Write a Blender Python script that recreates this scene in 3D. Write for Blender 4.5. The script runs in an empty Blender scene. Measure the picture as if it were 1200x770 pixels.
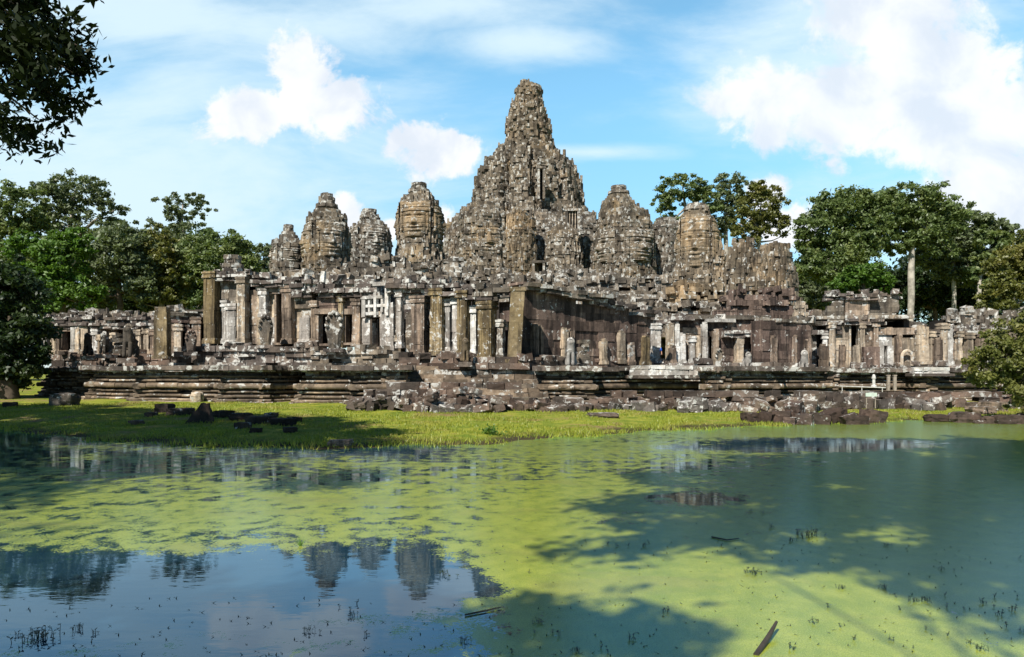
import bpy, math, random
import numpy as np
from mathutils import Vector, noise as mnoise

# ------------------------------------------------------------------ camera, sky, sun, exposure
F, CX, HY, H = 900.0, 600.0, 435.0, 2.0          # focal length, principal column, horizon row (1200x770 frame), eye height
S = bpy.context.scene
C = S.collection
cam = bpy.data.cameras.new('camera'); cam.sensor_width = 36; cam.lens = 27
cam.shift_y = (HY - 385) / 1200; cam.clip_end = 6000; cam.clip_start = 0.05
co = bpy.data.objects.new('camera', cam); C.objects.link(co)
co.location = (0, 0, H); co.rotation_euler = (math.radians(90), 0, 0); S.camera = co

SUN_AZ, SUN_EL = 27.0, 45.0                      # degrees to the left of straight behind the camera; height
S.view_settings.view_transform = 'Standard'; S.view_settings.look = 'None'
S.view_settings.exposure = 0.58; S.view_settings.gamma = 1
sv = Vector((-math.sin(math.radians(SUN_AZ)) * math.cos(math.radians(SUN_EL)),
             -math.cos(math.radians(SUN_AZ)) * math.cos(math.radians(SUN_EL)), math.sin(math.radians(SUN_EL))))
sl = bpy.data.lights.new('sun', 'SUN'); sl.energy = 5.0; sl.angle = math.radians(0.5); sl.color = (1, .95, .86)
so = bpy.data.objects.new('sun', sl); C.objects.link(so); so.location = (0, 0, 80)
so.rotation_euler = sv.to_track_quat('Z', 'Y').to_euler()

class NT:
    """small node-tree helper"""
    def __init__(s, nt): s.nt = nt; nt.nodes.clear()
    def n(s, t, **kw):
        nd = s.nt.nodes.new(t)
        for k, v in kw.items(): setattr(nd, k, v)
        return nd
    def put(s, sock, v):
        if hasattr(v, 'is_output') or isinstance(v, bpy.types.NodeSocket): s.nt.links.new(v, sock)
        elif isinstance(v, (tuple, list)) and len(v) == 3 and sock.type == 'RGBA': sock.default_value = (*v, 1)
        else: sock.default_value = v
    def math(s, op, a, b=0.0, c=None, clamp=False):
        nd = s.n('ShaderNodeMath', operation=op, use_clamp=clamp); s.put(nd.inputs[0], a); s.put(nd.inputs[1], b)
        if c is not None: s.put(nd.inputs[2], c)
        return nd.outputs[0]
    def vec(s, op, a, b):
        nd = s.n('ShaderNodeVectorMath', operation=op); s.put(nd.inputs[0], a); s.put(nd.inputs[1], b); return nd.outputs[0]
    def mix(s, f, a, b, blend='MIX'):
        nd = s.n('ShaderNodeMix', data_type='RGBA', blend_type=blend, clamp_factor=True)
        s.put(nd.inputs[0], f); s.put(nd.inputs[6], a); s.put(nd.inputs[7], b); return nd.outputs[2]
    def noise(s, vec, scale, detail=4, rough=.55, dist=0.0, w=None):
        nd = s.n('ShaderNodeTexNoise'); s.put(nd.inputs['Vector'], vec); nd.inputs['Scale'].default_value = scale
        nd.inputs['Detail'].default_value = detail; nd.inputs['Roughness'].default_value = rough
        nd.inputs['Distortion'].default_value = dist; return nd.outputs[0]
    def ss(s, x, lo, hi):
        nd = s.n('ShaderNodeMapRange', interpolation_type='SMOOTHSTEP'); s.put(nd.inputs[0], x)
        s.put(nd.inputs[1], lo); s.put(nd.inputs[2], hi); return nd.outputs[0]
    def lin(s, x, lo, hi, a, b):
        nd = s.n('ShaderNodeMapRange'); s.put(nd.inputs[0], x); nd.inputs[1].default_value = lo; nd.inputs[2].default_value = hi
        nd.inputs[3].default_value = a; nd.inputs[4].default_value = b; return nd.outputs[0]

W = bpy.data.worlds.new('World'); S.world = W; W.use_nodes = True
def build_world():
    t = NT(W.node_tree)
    sky = t.n('ShaderNodeTexSky', sky_type='NISHITA'); sky.sun_disc = False
    sky.sun_elevation = math.radians(SUN_EL); sky.sun_rotation = math.radians(180 + SUN_AZ)
    sky.air_density = 1.0; sky.dust_density = .15; sky.ozone_density = 1.6
    g = t.n('ShaderNodeTexCoord').outputs['Generated']
    sp = t.n('ShaderNodeSeparateXYZ'); t.put(sp.inputs[0], g)
    ay = t.math('MAXIMUM', t.math('ABSOLUTE', sp.outputs[1]), .05)
    u = t.math('DIVIDE', sp.outputs[0], ay); v = t.math('DIVIDE', sp.outputs[2], ay)
    cb = t.n('ShaderNodeCombineXYZ'); t.put(cb.inputs[0], u); t.put(cb.inputs[1], v); uv = cb.outputs[0]
    n1 = t.noise(uv, 11.0, 8, .6, .4); n2 = t.noise(uv, 34.0, 6, .62)
    wob = t.math('ADD', t.math('MULTIPLY', t.math('SUBTRACT', n1, .5), 2.6), t.math('MULTIPLY', t.math('SUBTRACT', n2, .5), 1.0))
    def blobs(L):
        acc = None
        for (px, py, rx, ry) in L:
            du = t.math('MULTIPLY', t.math('SUBTRACT', u, (px - CX) / F), F / rx)
            dv = t.math('MULTIPLY', t.math('SUBTRACT', v, (HY - py) / F), F / ry)
            d = t.math('SUBTRACT', 1.0, t.math('SQRT', t.math('ADD', t.math('MULTIPLY', du, du), t.math('MULTIPLY', dv, dv))))
            acc = d if acc is None else t.math('MAXIMUM', acc, d)
        return acc
    cum = blobs([(355, 92, 54, 58), (305, 130, 62, 42), (385, 125, 58, 46), (345, 125, 60, 44), (517, 178, 56, 34), (495, 165, 36, 22),
                 (1300, 160, 90, 60), (930, 262, 50, 42), (905, 225, 34, 26), (402, 250, 26, 30), (520, 275, 20, 30), (455, 268, 16, 16),
                 (200, 300, 60, 24)])
    front = t.ss(sp.outputs[1], .0, .35)
    cm = t.math('MULTIPLY', t.ss(t.math('ADD', cum, wob), -.04, .40), front)
    big = blobs([(895, 118, 120, 34), (1240, 150, 120, 90), (1100, 160, 150, 50), (1000, 128, 210, 66), (1085, 100, 150, 90), (1170, 150, 150, 80), (1040, 20, 120, 90), (1180, 240, 130, 70)])
    cm = t.math('MAXIMUM', cm, t.math('MULTIPLY', t.ss(t.math('ADD', big, t.math('MULTIPLY', wob, .7)), .0, .42), t.math('MULTIPLY', front, .93)))
    st = t.vec('MULTIPLY', uv, (2.2, 7.0, 1.0)); rot = t.n('ShaderNodeMapping'); t.put(rot.inputs[0], uv)
    rot.inputs['Rotation'].default_value = (0, 0, -.16); rot.inputs['Scale'].default_value = (2.0, 6.5, 1)
    n3 = t.noise(rot.outputs[0], 1.6, 8, .6, .3)
    cir = blobs([(120, 240, 560, 300), (200, 20, 480, 110), (600, 50, 150, 40), (540, 5, 260, 50), (1000, 60, 260, 130), (700, 178, 110, 14), (1180, 260, 300, 120), (900, 90, 120, 60)])
    cs = t.math('MULTIPLY', t.ss(t.math('ADD', cir, t.math('MULTIPLY', t.math('SUBTRACT', n3, .5), 2.2)), -.15, 1.0), t.math('MULTIPLY', front, .86))
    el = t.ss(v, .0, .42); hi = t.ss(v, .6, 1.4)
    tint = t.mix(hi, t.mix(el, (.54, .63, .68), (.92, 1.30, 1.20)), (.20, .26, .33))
    tint = t.mix(t.ss(sp.outputs[1], -.35, .15), t.mix(1.0, tint, (.42, .48, .55), 'MULTIPLY'), tint)  # sky dimmed overhead and behind the camera, out of view, to weaken fill light
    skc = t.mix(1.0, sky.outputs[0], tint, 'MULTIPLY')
    shade = t.ss(t.noise(uv, 8.5, 5, .55, .3), .38, .64)
    cc = t.mix(shade, (5.6, 5.7, 5.85), (4.25, 4.65, 5.2))
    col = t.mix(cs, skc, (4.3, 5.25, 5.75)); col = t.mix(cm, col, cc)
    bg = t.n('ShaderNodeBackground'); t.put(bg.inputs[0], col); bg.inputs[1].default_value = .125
    o = t.n('ShaderNodeOutputWorld'); t.nt.links.new(bg.outputs[0], o.inputs[0])
build_world()

# ------------------------------------------------------------------ helpers
rng = np.random.default_rng(7); R = random.Random(11)
def P(px, py, Y): return Vector(((px - CX) / F * Y, Y, H - (py - HY) / F * Y))
def Zat(py, Y): return H - (py - HY) / F * Y
def Xat(px, Y): return (px - CX) / F * Y

class MB:
    """collects boxes and free faces; build() links them as ONE mesh object"""
    def __init__(s): s.b = []; s.v = []; s.f = []; s.r = []
    def box(s, c, rz, h, jit=0.0, rnd=None, tx=0.0, ty=0.0, taper=0.0):
        s.b.append((c[0], c[1], c[2], rz, h[0], h[1], h[2], jit, R.random() if rnd is None else rnd, tx, ty, taper)); return s
    def face(s, vs, fs, rnd=None):
        o = len(s.v); s.v += [tuple(p) for p in vs]; q = R.random() if rnd is None else rnd
        for f in fs: s.f.append([i + o for i in f]); s.r.append(q)
        return s
    def bar(s, p, d, n, L, z0, z1, out, depth=.9, seg=5, rnd=None):
        """one moulding stone: length L along d, its front swelling outward in a half round"""
        zm, hh = (z0 + z1) / 2, (z1 - z0) / 2; b = min(hh, .16); pf = [(out - depth, z0), (out - b, z0)] + [(out - b + b * math.cos(a), zm + hh * math.sin(a)) for a in np.linspace(-1.25, 1.25, seg)] + [(out - b, z1), (out - depth, z1)]
        vs = []
        for e in (-L / 2, L / 2): vs += [(p[0] + d[0] * e + n[0] * o, p[1] + d[1] * e + n[1] * o, z) for o, z in pf]
        m = len(pf); return s.face(vs, [[i, (i + 1) % m, m + (i + 1) % m, m + i] for i in range(m)] + [list(range(m))[::-1], [m + i for i in range(m)]], rnd)
    def prism(s, poly, z0, z1, rnd=.3):
        n = len(poly); vs = [(x, y, z0) for x, y in poly] + [(x, y, z1) for x, y in poly]
        s.face(vs, [[i, (i + 1) % n, n + (i + 1) % n, n + i] for i in range(n)] + [list(range(n, 2 * n))], rnd); return s
    def tube(s, pts, rad, n=7, rnd=None, cap=True):
        pts = [Vector(p) for p in pts]; vs = []; fs = []
        for i, p in enumerate(pts):
            d = (pts[min(i + 1, len(pts) - 1)] - pts[max(i - 1, 0)])
            d = d.normalized() if d.length > 1e-6 else Vector((0, 0, 1))
            a = d.cross(Vector((0, 1, .013)) if abs(d.y) < .9 else Vector((1, 0, 0))).normalized(); b = d.cross(a)
            for k in range(n):
                w = 2 * math.pi * k / n; vs.append(p + (a * math.cos(w) + b * math.sin(w)) * rad[i])
        for i in range(len(pts) - 1):
            for k in range(n): fs.append([i * n + k, i * n + (k + 1) % n, (i + 1) * n + (k + 1) % n, (i + 1) * n + k])
        if cap: fs.append(list(range(n))[::-1]); fs.append([(len(pts) - 1) * n + k for k in range(n)])
        return s.face(vs, fs, rnd)
    def lathe(s, c, prof, n=12, rnd=None, wob=0.0):
        vs = []; fs = []
        for (r, z) in prof:
            for k in range(n):
                w = 2 * math.pi * k / n; q = r * (1 + R.uniform(-wob, wob)); vs.append((c[0] + q * math.cos(w), c[1] + q * math.sin(w), c[2] + z))
        for i in range(len(prof) - 1):
            for k in range(n): fs.append([i * n + k, i * n + (k + 1) % n, (i + 1) * n + (k + 1) % n, (i + 1) * n + k])
        fs.append(list(range(n))[::-1]); fs.append([(len(prof) - 1) * n + k for k in range(n)])
        return s.face(vs, fs, rnd)
    def mesh(s, name, loc=(0, 0, 0)):
        V = []; nF = []; L = []; rn = []; base = 0
        if s.b:
            B = np.array(s.b); n = len(B)
            sg = np.array([[-1, -1, -1], [1, -1, -1], [1, 1, -1], [-1, 1, -1], [-1, -1, 1], [1, -1, 1], [1, 1, 1], [-1, 1, 1]], float)
            p = sg[None] * B[:, None, 4:7]
            p[:, 4:, :2] *= (1 - B[:, 11])[:, None, None]
            p = p + rng.uniform(-1, 1, p.shape) * B[:, 7][:, None, None]
            def rot(p, a, i, j):
                c, q = np.cos(a)[:, None], np.sin(a)[:, None]; x, y = p[:, :, i].copy(), p[:, :, j].copy()
                p[:, :, i] = x * c - y * q; p[:, :, j] = x * q + y * c
            rot(p, B[:, 9], 1, 2); rot(p, B[:, 10], 2, 0); rot(p, B[:, 3], 0, 1)
            p += B[:, None, :3]; V.append(p.reshape(-1, 3))
            fc = np.array([[0, 3, 2, 1], [4, 5, 6, 7], [0, 1, 5, 4], [1, 2, 6, 5], [2, 3, 7, 6], [3, 0, 4, 7]])
            L.append((fc[None] + 8 * np.arange(n)[:, None, None]).reshape(-1)); nF.append(np.full(n * 6, 4)); rn.append(np.repeat(B[:, 8], 6)); base = n * 8
        if s.v:
            V.append(np.array(s.v, float)); L.append(np.concatenate([np.array(f) for f in s.f]) + base)
            nF.append(np.array([len(f) for f in s.f])); rn.append(np.array(s.r))
        return raw_mesh(name, np.concatenate(V) - np.array(loc)[None], np.concatenate(L), np.concatenate(nF), np.concatenate(rn))
    def build(s, name, mat, parent=None, smooth=False):
        loc = tuple(parent['_o']) if parent is not None else (0, 0, 0)
        o = bpy.data.objects.new(name, s.mesh(name, loc)); C.objects.link(o); o.data.materials.append(mat)
        if smooth: o.data.polygons.foreach_set('use_smooth', [True] * len(o.data.polygons))
        if parent is not None: o.parent = parent; o['_o'] = loc
        return o

def raw_mesh(name, V, L, nF, rn):
    me = bpy.data.meshes.new(name); me.vertices.add(len(V)); me.vertices.foreach_set('co', np.ascontiguousarray(V, dtype=np.float32).ravel())
    me.loops.add(len(L)); me.loops.foreach_set('vertex_index', np.ascontiguousarray(L, dtype=np.int32))
    me.polygons.add(len(nF)); st = np.concatenate([[0], np.cumsum(nF)[:-1]]).astype(np.int32); me.polygons.foreach_set('loop_start', st)
    a = me.attributes.new('blk', 'FLOAT', 'FACE'); a.data.foreach_set('value', np.ascontiguousarray(rn, dtype=np.float32))
    me.update(calc_edges=True); me.validate(); me.shade_flat(); return me

def tag(o, label=None, cat=None, group=None, kind=None):
    if label: o['label'] = label
    if cat: o['category'] = cat
    if group: o['group'] = group
    if kind or cat: o['kind'] = kind or 'thing'
    return o
def thing(name, label, cat, loc, group=None):
    o = bpy.data.objects.new(name, None); C.objects.link(o); o.location = loc; o['_o'] = tuple(loc); o.empty_display_size = .3
    return tag(o, label, cat, group)
def solo(mb, name, mat, loc, label=None, cat=None, group=None, kind=None, smooth=False):
    o = bpy.data.objects.new(name, mb.mesh(name, loc)); C.objects.link(o); o.location = loc; o.data.materials.append(mat); o['_o'] = tuple(loc)
    if smooth: o.data.polygons.foreach_set('use_smooth', [True] * len(o.data.polygons))
    return tag(o, label, cat, group, kind)

# ------------------------------------------------------------------ materials
M = {}
def finish(t, bsdf, bump_h=None, bump=.3, dist=.05):
    if bump_h is not None:
        b = t.n('ShaderNodeBump'); b.inputs['Strength'].default_value = bump; b.inputs['Distance'].default_value = dist
        t.put(b.inputs['Height'], bump_h); t.put(bsdf.inputs['Normal'], b.outputs[0])
    o = t.n('ShaderNodeOutputMaterial'); t.nt.links.new(bsdf.outputs[0], o.inputs[0])
def newmat(name):
    m = bpy.data.materials.new(name); m.use_nodes = True; M[name] = m; return m, NT(m.node_tree)
def stone(name, base, alt, alt_lo=.45, alt_hi=.62, lichen=.5, lsc=1.6, streak=.6, dark=.5, lcol=(.56, .55, .51), bvar=(.5, 1.35), up=.05, ssc=1.5, bump=.55, pale=(1.9, 1.75, 1.55)):
    """weathered stone: two stone colours, dark rain streaks, black crust, pale lichen"""
    m, t = newmat(name)
    geo = t.n('ShaderNodeNewGeometry'); pos = geo.outputs['Position']
    at = t.n('ShaderNodeAttribute', attribute_name='blk').outputs['Fac']
    n1 = t.noise(pos, .32, 3, .6); n2 = t.noise(pos, lsc, 7, .66, .3); n3 = t.noise(pos, 5.0, 5, .65); n4 = t.noise(t.vec('ADD', pos, (31, 7, 13)), .9, 6, .65)
    sv_ = t.vec('MULTIPLY', pos, (ssc, ssc, ssc * .11)); n5 = t.noise(sv_, 1.0, 6, .65)
    n6 = t.noise(t.vec('ADD', sv_, (50, 20, 3)), 1.7, 5, .6)
    col = t.mix(t.ss(n1, alt_lo, alt_hi), base, alt)
    f = t.lin(at, 0, 1, bvar[0], bvar[1]); v = t.n('ShaderNodeCombineXYZ')
    for i in range(3): t.put(v.inputs[i], f)
    col = t.mix(1.0, col, v.outputs[0], 'MULTIPLY')
    col = t.mix(t.math('MULTIPLY', t.ss(n3, .35, .7), .55), col, t.mix(1.0, col, (.42, .40, .40), 'MULTIPLY'))
    col = t.mix(t.math('MULTIPLY', t.ss(n6, .52, .66), .5 * min(1, streak * 1.4)), col, t.mix(1.0, col, pale, 'MULTIPLY'))
    col = t.mix(t.math('MULTIPLY', t.ss(n5, .47, .60), streak), col, (.016, .013, .012))
    col = t.mix(t.math('MULTIPLY', t.ss(n4, .50, .62), dark), col, (.017, .015, .014))
    nz = t.n('ShaderNodeSeparateXYZ'); t.put(nz.inputs[0], geo.outputs['Normal'])
    lv = t.math('ADD', n2, t.math('MULTIPLY', t.math('MAXIMUM', nz.outputs[2], 0.0), up))
    lv = t.math('ADD', lv, t.math('MULTIPLY', t.math('SUBTRACT', at, .5), .12))
    lo = .70 - .22 * lichen
    col = t.mix(t.math('MULTIPLY', t.ss(lv, lo, lo + .055), .92), col, t.mix(t.ss(n3, .3, .7), lcol, tuple(c * .62 for c in lcol)))
    b = t.n('ShaderNodeBsdfPrincipled'); t.put(b.inputs['Base Color'], col); b.inputs['Roughness'].default_value = .92
    b.inputs['Specular IOR Level'].default_value = .15
    h = t.math('ADD', n3, t.math('MULTIPLY', n2, .8))
    finish(t, b, h, bump, .06); return m
stone('tower_stone', (.205, .170, .128), (.29, .215, .13), .50, .68, .62, 2.6, .42, .55, bvar=(.45, 1.45))
stone('grey_stone', (.205, .176, .142), (.26, .21, .155), .48, .66, .70, 2.4, .45, .6)
stone('ochre_stone', (.235, .185, .125), (.33, .24, .145), .42, .6, .54, 2.4, .38, .5, bvar=(.55, 1.35))
stone('terrace_stone', (.165, .128, .095), (.27, .205, .145), .42, .6, .46, 2.6, .35, .6)
stone('ledge_stone', (.15, .125, .11), (.20, .16, .13), .45, .6, .74, 2.6, .3, .6)
stone('rubble_stone', (.115, .092, .075), (.17, .118, .09), .42, .6, .52, 3.6, .1, .5, bvar=(.35, 1.5))
stone('pale_rubble_stone', (.17, .15, .135), (.22, .165, .125), .45, .62, .72, 4.0, .1, .45, bvar=(.4, 1.4))
stone('dark_wall_stone', (.118, .084, .070), (.16, .115, .092), .4, .6, .32, 3.2, .72, .3, bvar=(.55, 1.4), ssc=1.7, pale=(3.4, 3.6, 3.4))
stone('beige_stone', (.42, .35, .27), (.46, .37, .27), .4, .6, .48, 3.6, .55, .35, bvar=(.65, 1.25), ssc=2.3)
stone('brown_pillar_stone', (.23, .175, .135), (.31, .24, .18), .4, .6, .46, 3.4, .65, .4, bvar=(.65, 1.3), ssc=2.5)
stone('spire_stone', (.21, .17, .122), (.26, .195, .125), .46, .64, .56, 2.4, .42, .5, bvar=(.5, 1.4))
stone('mustard_stone', (.20, .150, .078), (.25, .195, .12), .4, .6, .46, 4.0, .65, .4, bvar=(.65, 1.3), ssc=2.8, pale=(1.9, 1.9, 1.9))
stone('white_stone', (.51, .485, .445), (.40, .36, .32), .45, .6, .75, 2.2, .3, .3, bvar=(.7, 1.2), lcol=(.72, .71, .68))
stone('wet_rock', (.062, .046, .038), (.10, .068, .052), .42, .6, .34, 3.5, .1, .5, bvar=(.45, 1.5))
stone('interior_stone', (.05, .043, .04), (.06, .05, .045), .4, .6, .1, 2.0, .3, .3)  # near-black tone puts indoor shade into the colour of rooms and recesses

def leafmat(name, c0, c1, c2, trans=.3):
    m, t = newmat(name)
    at = t.n('ShaderNodeAttribute', attribute_name='blk').outputs['Fac']; pos = t.n('ShaderNodeNewGeometry').outputs['Position']
    n = t.noise(pos, .45, 3, .6)
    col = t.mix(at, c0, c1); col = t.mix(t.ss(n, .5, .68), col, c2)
    d = t.n('ShaderNodeBsdfPrincipled'); t.put(d.inputs['Base Color'], col); d.inputs['Roughness'].default_value = .5; d.inputs['Specular IOR Level'].default_value = .1 if 'black' in name else .5
    tr = t.n('ShaderNodeBsdfTranslucent'); t.put(tr.inputs['Color'], t.mix(1.0, col, (1.3, 1.35, .6), 'MULTIPLY'))
    mx = t.n('ShaderNodeMixShader'); mx.inputs[0].default_value = trans; t.nt.links.new(d.outputs[0], mx.inputs[1]); t.nt.links.new(tr.outputs[0], mx.inputs[2])
    o = t.n('ShaderNodeOutputMaterial'); t.nt.links.new(mx.outputs[0], o.inputs[0]); return m
leafmat('leaf_mid', (.070, .108, .032), (.155, .205, .068), (.165, .20, .058))
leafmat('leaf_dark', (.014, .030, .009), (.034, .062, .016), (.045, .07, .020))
leafmat('leaf_grey', (.082, .108, .052), (.165, .20, .10), (.14, .18, .072))
leafmat('leaf_bright', (.055, .125, .012), (.105, .19, .024), (.10, .17, .03))
leafmat('leaf_olive', (.085, .098, .022), (.165, .17, .04), (.18, .165, .04))
leafmat('leaf_shade_black', (.010, .016, .006), (.022, .034, .010), (.014, .02, .008), .12)  # shade of the backlit corner branch is put into this leaf colour
leafmat('leaf_weed', (.012, .022, .010), (.04, .06, .02), (.03, .045, .018), .2)
leafmat('leaf_grass', (.13, .185, .016), (.31, .325, .035), (.30, .27, .055), .25)
def plain(name, c, rough=.7, spec=.3, nz=0.0, sc=8.0, metal=0.0):
    m, t = newmat(name); pos = t.n('ShaderNodeNewGeometry').outputs['Position']; n = t.noise(pos, sc, 5, .6)
    b = t.n('ShaderNodeBsdfPrincipled'); t.put(b.inputs['Base Color'], t.mix(t.math('MULTIPLY', t.ss(n, .35, .7), nz), c, tuple(x * .35 for x in c)))
    b.inputs['Roughness'].default_value = rough; b.inputs['Specular IOR Level'].default_value = spec; b.inputs['Metallic'].default_value = metal
    finish(t, b, n, .3, .02); return m
plain('bark', (.13, .10, .075), .9, .1, .7, 3.0); plain('pale_bark', (.46, .42, .36), .9, .1, .85, 1.3); plain('grey_bark', (.30, .27, .235), .9, .1, .7, 2.0)
plain('wet_wood', (.05, .038, .028), .6, .4, .6); plain('white_paint', (.55, .54, .51), .7, .2, .5); plain('weathered_wood', (.33, .28, .23), .85, .1, .6, 6.0)
plain('sign_board', (.50, .58, .50), .6, .3, .25); plain('blue_cloth', (.03, .13, .62), .85, .1, .2); plain('dark_cloth', (.03, .03, .045), .9, .1, .2)
plain('skin', (.42, .24, .16), .6, .3, .1); plain('hair', (.015, .012, .01), .5, .3, .2)

def ground_mat():
    m, t = newmat('grassy_ground'); pos = t.n('ShaderNodeNewGeometry').outputs['Position']
    n1 = t.noise(pos, .22, 4, .6); n2 = t.noise(pos, 1.3, 6, .65); n3 = t.noise(pos, 9.0, 4, .6)
    col = t.mix(t.ss(n2, .35, .65), (.13, .18, .02), (.28, .28, .04))
    col = t.mix(t.ss(t.math('ADD', t.math('MULTIPLY', n1, .6), t.math('MULTIPLY', n2, .4)), .52, .60), col, (.23, .165, .075)); col = t.mix(t.math('MULTIPLY', t.ss(n3, .5, .7), .5), col, (.06, .075, .012))
    sp = t.n('ShaderNodeSeparateXYZ'); t.put(sp.inputs[0], pos)
    col = t.mix(t.ss(t.math('ADD', sp.outputs[2], t.math('MULTIPLY', n2, -.08)), .045, -.02), col, (.055, .045, .022))
    b = t.n('ShaderNodeBsdfPrincipled'); t.put(b.inputs['Base Color'], col); b.inputs['Roughness'].default_value = .95; b.inputs['Specular IOR Level'].default_value = .1
    finish(t, b, t.math('ADD', n3, n2), .8, .08)
ground_mat()

def water_mat():
    m, t = newmat('pond_surface'); pos = t.n('ShaderNodeNewGeometry').outputs['Position']
    cov = t.n('ShaderNodeAttribute', attribute_name='cover').outputs['Fac']
    big = t.noise(t.vec('MULTIPLY', pos, (.55, 1.5, 1)), .75, 6, .62, .6); med = t.noise(t.vec('MULTIPLY', pos, (1.0, .8, 1)), 3.5, 6, .62); fine = t.noise(pos, 34.0, 4, .7); speck = t.noise(pos, 95.0, 2, .6)
    grain = t.math('ADD', t.math('MULTIPLY', med, .55), t.math('ADD', t.math('MULTIPLY', fine, .46), t.math('MULTIPLY', big, .30)))
    # cover 0 = open water, 1 = closed film; grain is centred near .655
    thr = t.math('SUBTRACT', .985, t.math('MULTIPLY', cov, .52))
    mask = t.ss(grain, t.math('SUBTRACT', thr, .022), t.math('ADD', thr, .022))
    col = t.mix(t.ss(med, .35, .68), (.20, .255, .022), (.315, .35, .042)); col = t.mix(t.math('MULTIPLY', t.ss(fine, .45, .75), .6), col, (.14, .175, .022))
    col = t.mix(t.math('MULTIPLY', t.ss(big, .52, .66), .45), col, (.25, .235, .05))
    col = t.mix(t.math('MULTIPLY', t.ss(speck, .5, .66), .55), col, (.40, .42, .10)); col = t.mix(t.math('MULTIPLY', t.ss(speck, .46, .34), .6), col, (.09, .115, .02))
    def layer(base, tint, rough, ior, h, bump, dist):      # diffuse body under a tinted mirror that strengthens at grazing angles
        bp = t.n('ShaderNodeBump'); bp.inputs['Strength'].default_value = bump; bp.inputs['Distance'].default_value = dist; t.put(bp.inputs['Height'], h)
        d = t.n('ShaderNodeBsdfDiffuse'); t.put(d.inputs['Color'], base); g_ = t.n('ShaderNodeBsdfGlossy'); t.put(g_.inputs['Color'], tint); g_.inputs['Roughness'].default_value = rough
        fr = t.n('ShaderNodeFresnel'); fr.inputs['IOR'].default_value = ior
        for nd in (d, g_, fr): t.put(nd.inputs['Normal'], bp.outputs[0])
        m_ = t.n('ShaderNodeMixShader'); t.put(m_.inputs[0], fr.outputs[0]); t.nt.links.new(d.outputs[0], m_.inputs[1]); t.nt.links.new(g_.outputs[0], m_.inputs[2]); return m_
    a = layer(col, (.42, .76, .90), .15, 1.42, fine, .18, .01)
    rp = t.noise(t.vec('MULTIPLY', pos, (1, 2.2, 1)), 2.2, 3, .5)
    w = layer((.012, .036, .06), (.62, .83, 1.0), .03, 1.75, rp, .05, .03)
    mx = t.n('ShaderNodeMixShader'); t.put(mx.inputs[0], mask); t.nt.links.new(w.outputs[0], mx.inputs[1]); t.nt.links.new(a.outputs[0], mx.inputs[2])
    o = t.n('ShaderNodeOutputMaterial'); t.nt.links.new(mx.outputs[0], o.inputs[0])
water_mat()

# ------------------------------------------------------------------ ground and water
SHORE = [(-2600, 27), (-400, 27), (0, 26.2), (60, 24), (120, 22.2), (200, 20.9), (300, 20.1), (400, 20.0), (500, 20.6), (600, 21.6), (700, 24.2), (800, 26.3), (900, 28.2), (1000, 29.6), (1080, 31.4), (1150, 30.4), (1200, 29.4), (1500, 29), (3600, 29)]
def shore_at(x, y):
    px = CX + F * x / np.maximum(y, 4.0)
    a = np.array(SHORE); w = np.interp(px, a[:, 0], a[:, 1])
    return w + .35 * np.sin(x * 1.7) + .22 * np.sin(x * 4.3 + 1) + .12 * np.sin(x * 9.1)
def ground_h(x, y):
    d = y - shore_at(x, y); far = np.where(d < 0, np.maximum(d * .12, -.7), np.where(d < 6, d * .042 - .0017 * d * d, .191 + np.minimum((d - 6) * .014, .19)))
    near = np.clip((3.6 - y) * .35, -.7, .45)
    h = np.maximum(far, near)
    return h + np.where(d > 0, .02 * np.sin(x * 1.3 + y) + .015 * np.sin(3.1 * x - 1.7 * y), 0) * np.clip(np.abs(d), 0, 1)
def grid_mesh(name, xs, ys, hf):
    X, Y = np.meshgrid(xs, ys); Z = hf(X, Y); V = np.stack([X, Y, Z], -1).reshape(-1, 3); nx, ny = len(xs), len(ys)
    i = (np.arange(ny - 1)[:, None] * nx + np.arange(nx - 1)[None]).reshape(-1)
    L = np.stack([i, i + 1, i + nx + 1, i + nx], -1).reshape(-1); n = len(i)
    return raw_mesh(name, V, L, np.full(n, 4), np.full(n, .5)), V
xs = np.concatenate([[-3000, -1200, -500, -200, -100, -70, -55], np.arange(-45, 45.1, .3), [55, 70, 100, 200, 500, 1200, 3000]])
ys = np.concatenate([[-3000, -1000, -300, -80, -30, -12, -5, 0], np.arange(2, 5, .25), np.arange(5, 18, 1.0), np.arange(18, 36, .15), np.arange(36, 60, 1.0), [70, 100, 160, 300, 700, 1500, 4000]])
me, _ = grid_mesh('ground', xs, ys, ground_h)
g = bpy.data.objects.new('ground', me); C.objects.link(g); me.materials.append(M['grassy_ground']); g['kind'] = 'structure'
me.polygons.foreach_set('use_smooth', [True] * len(me.polygons))

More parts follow.
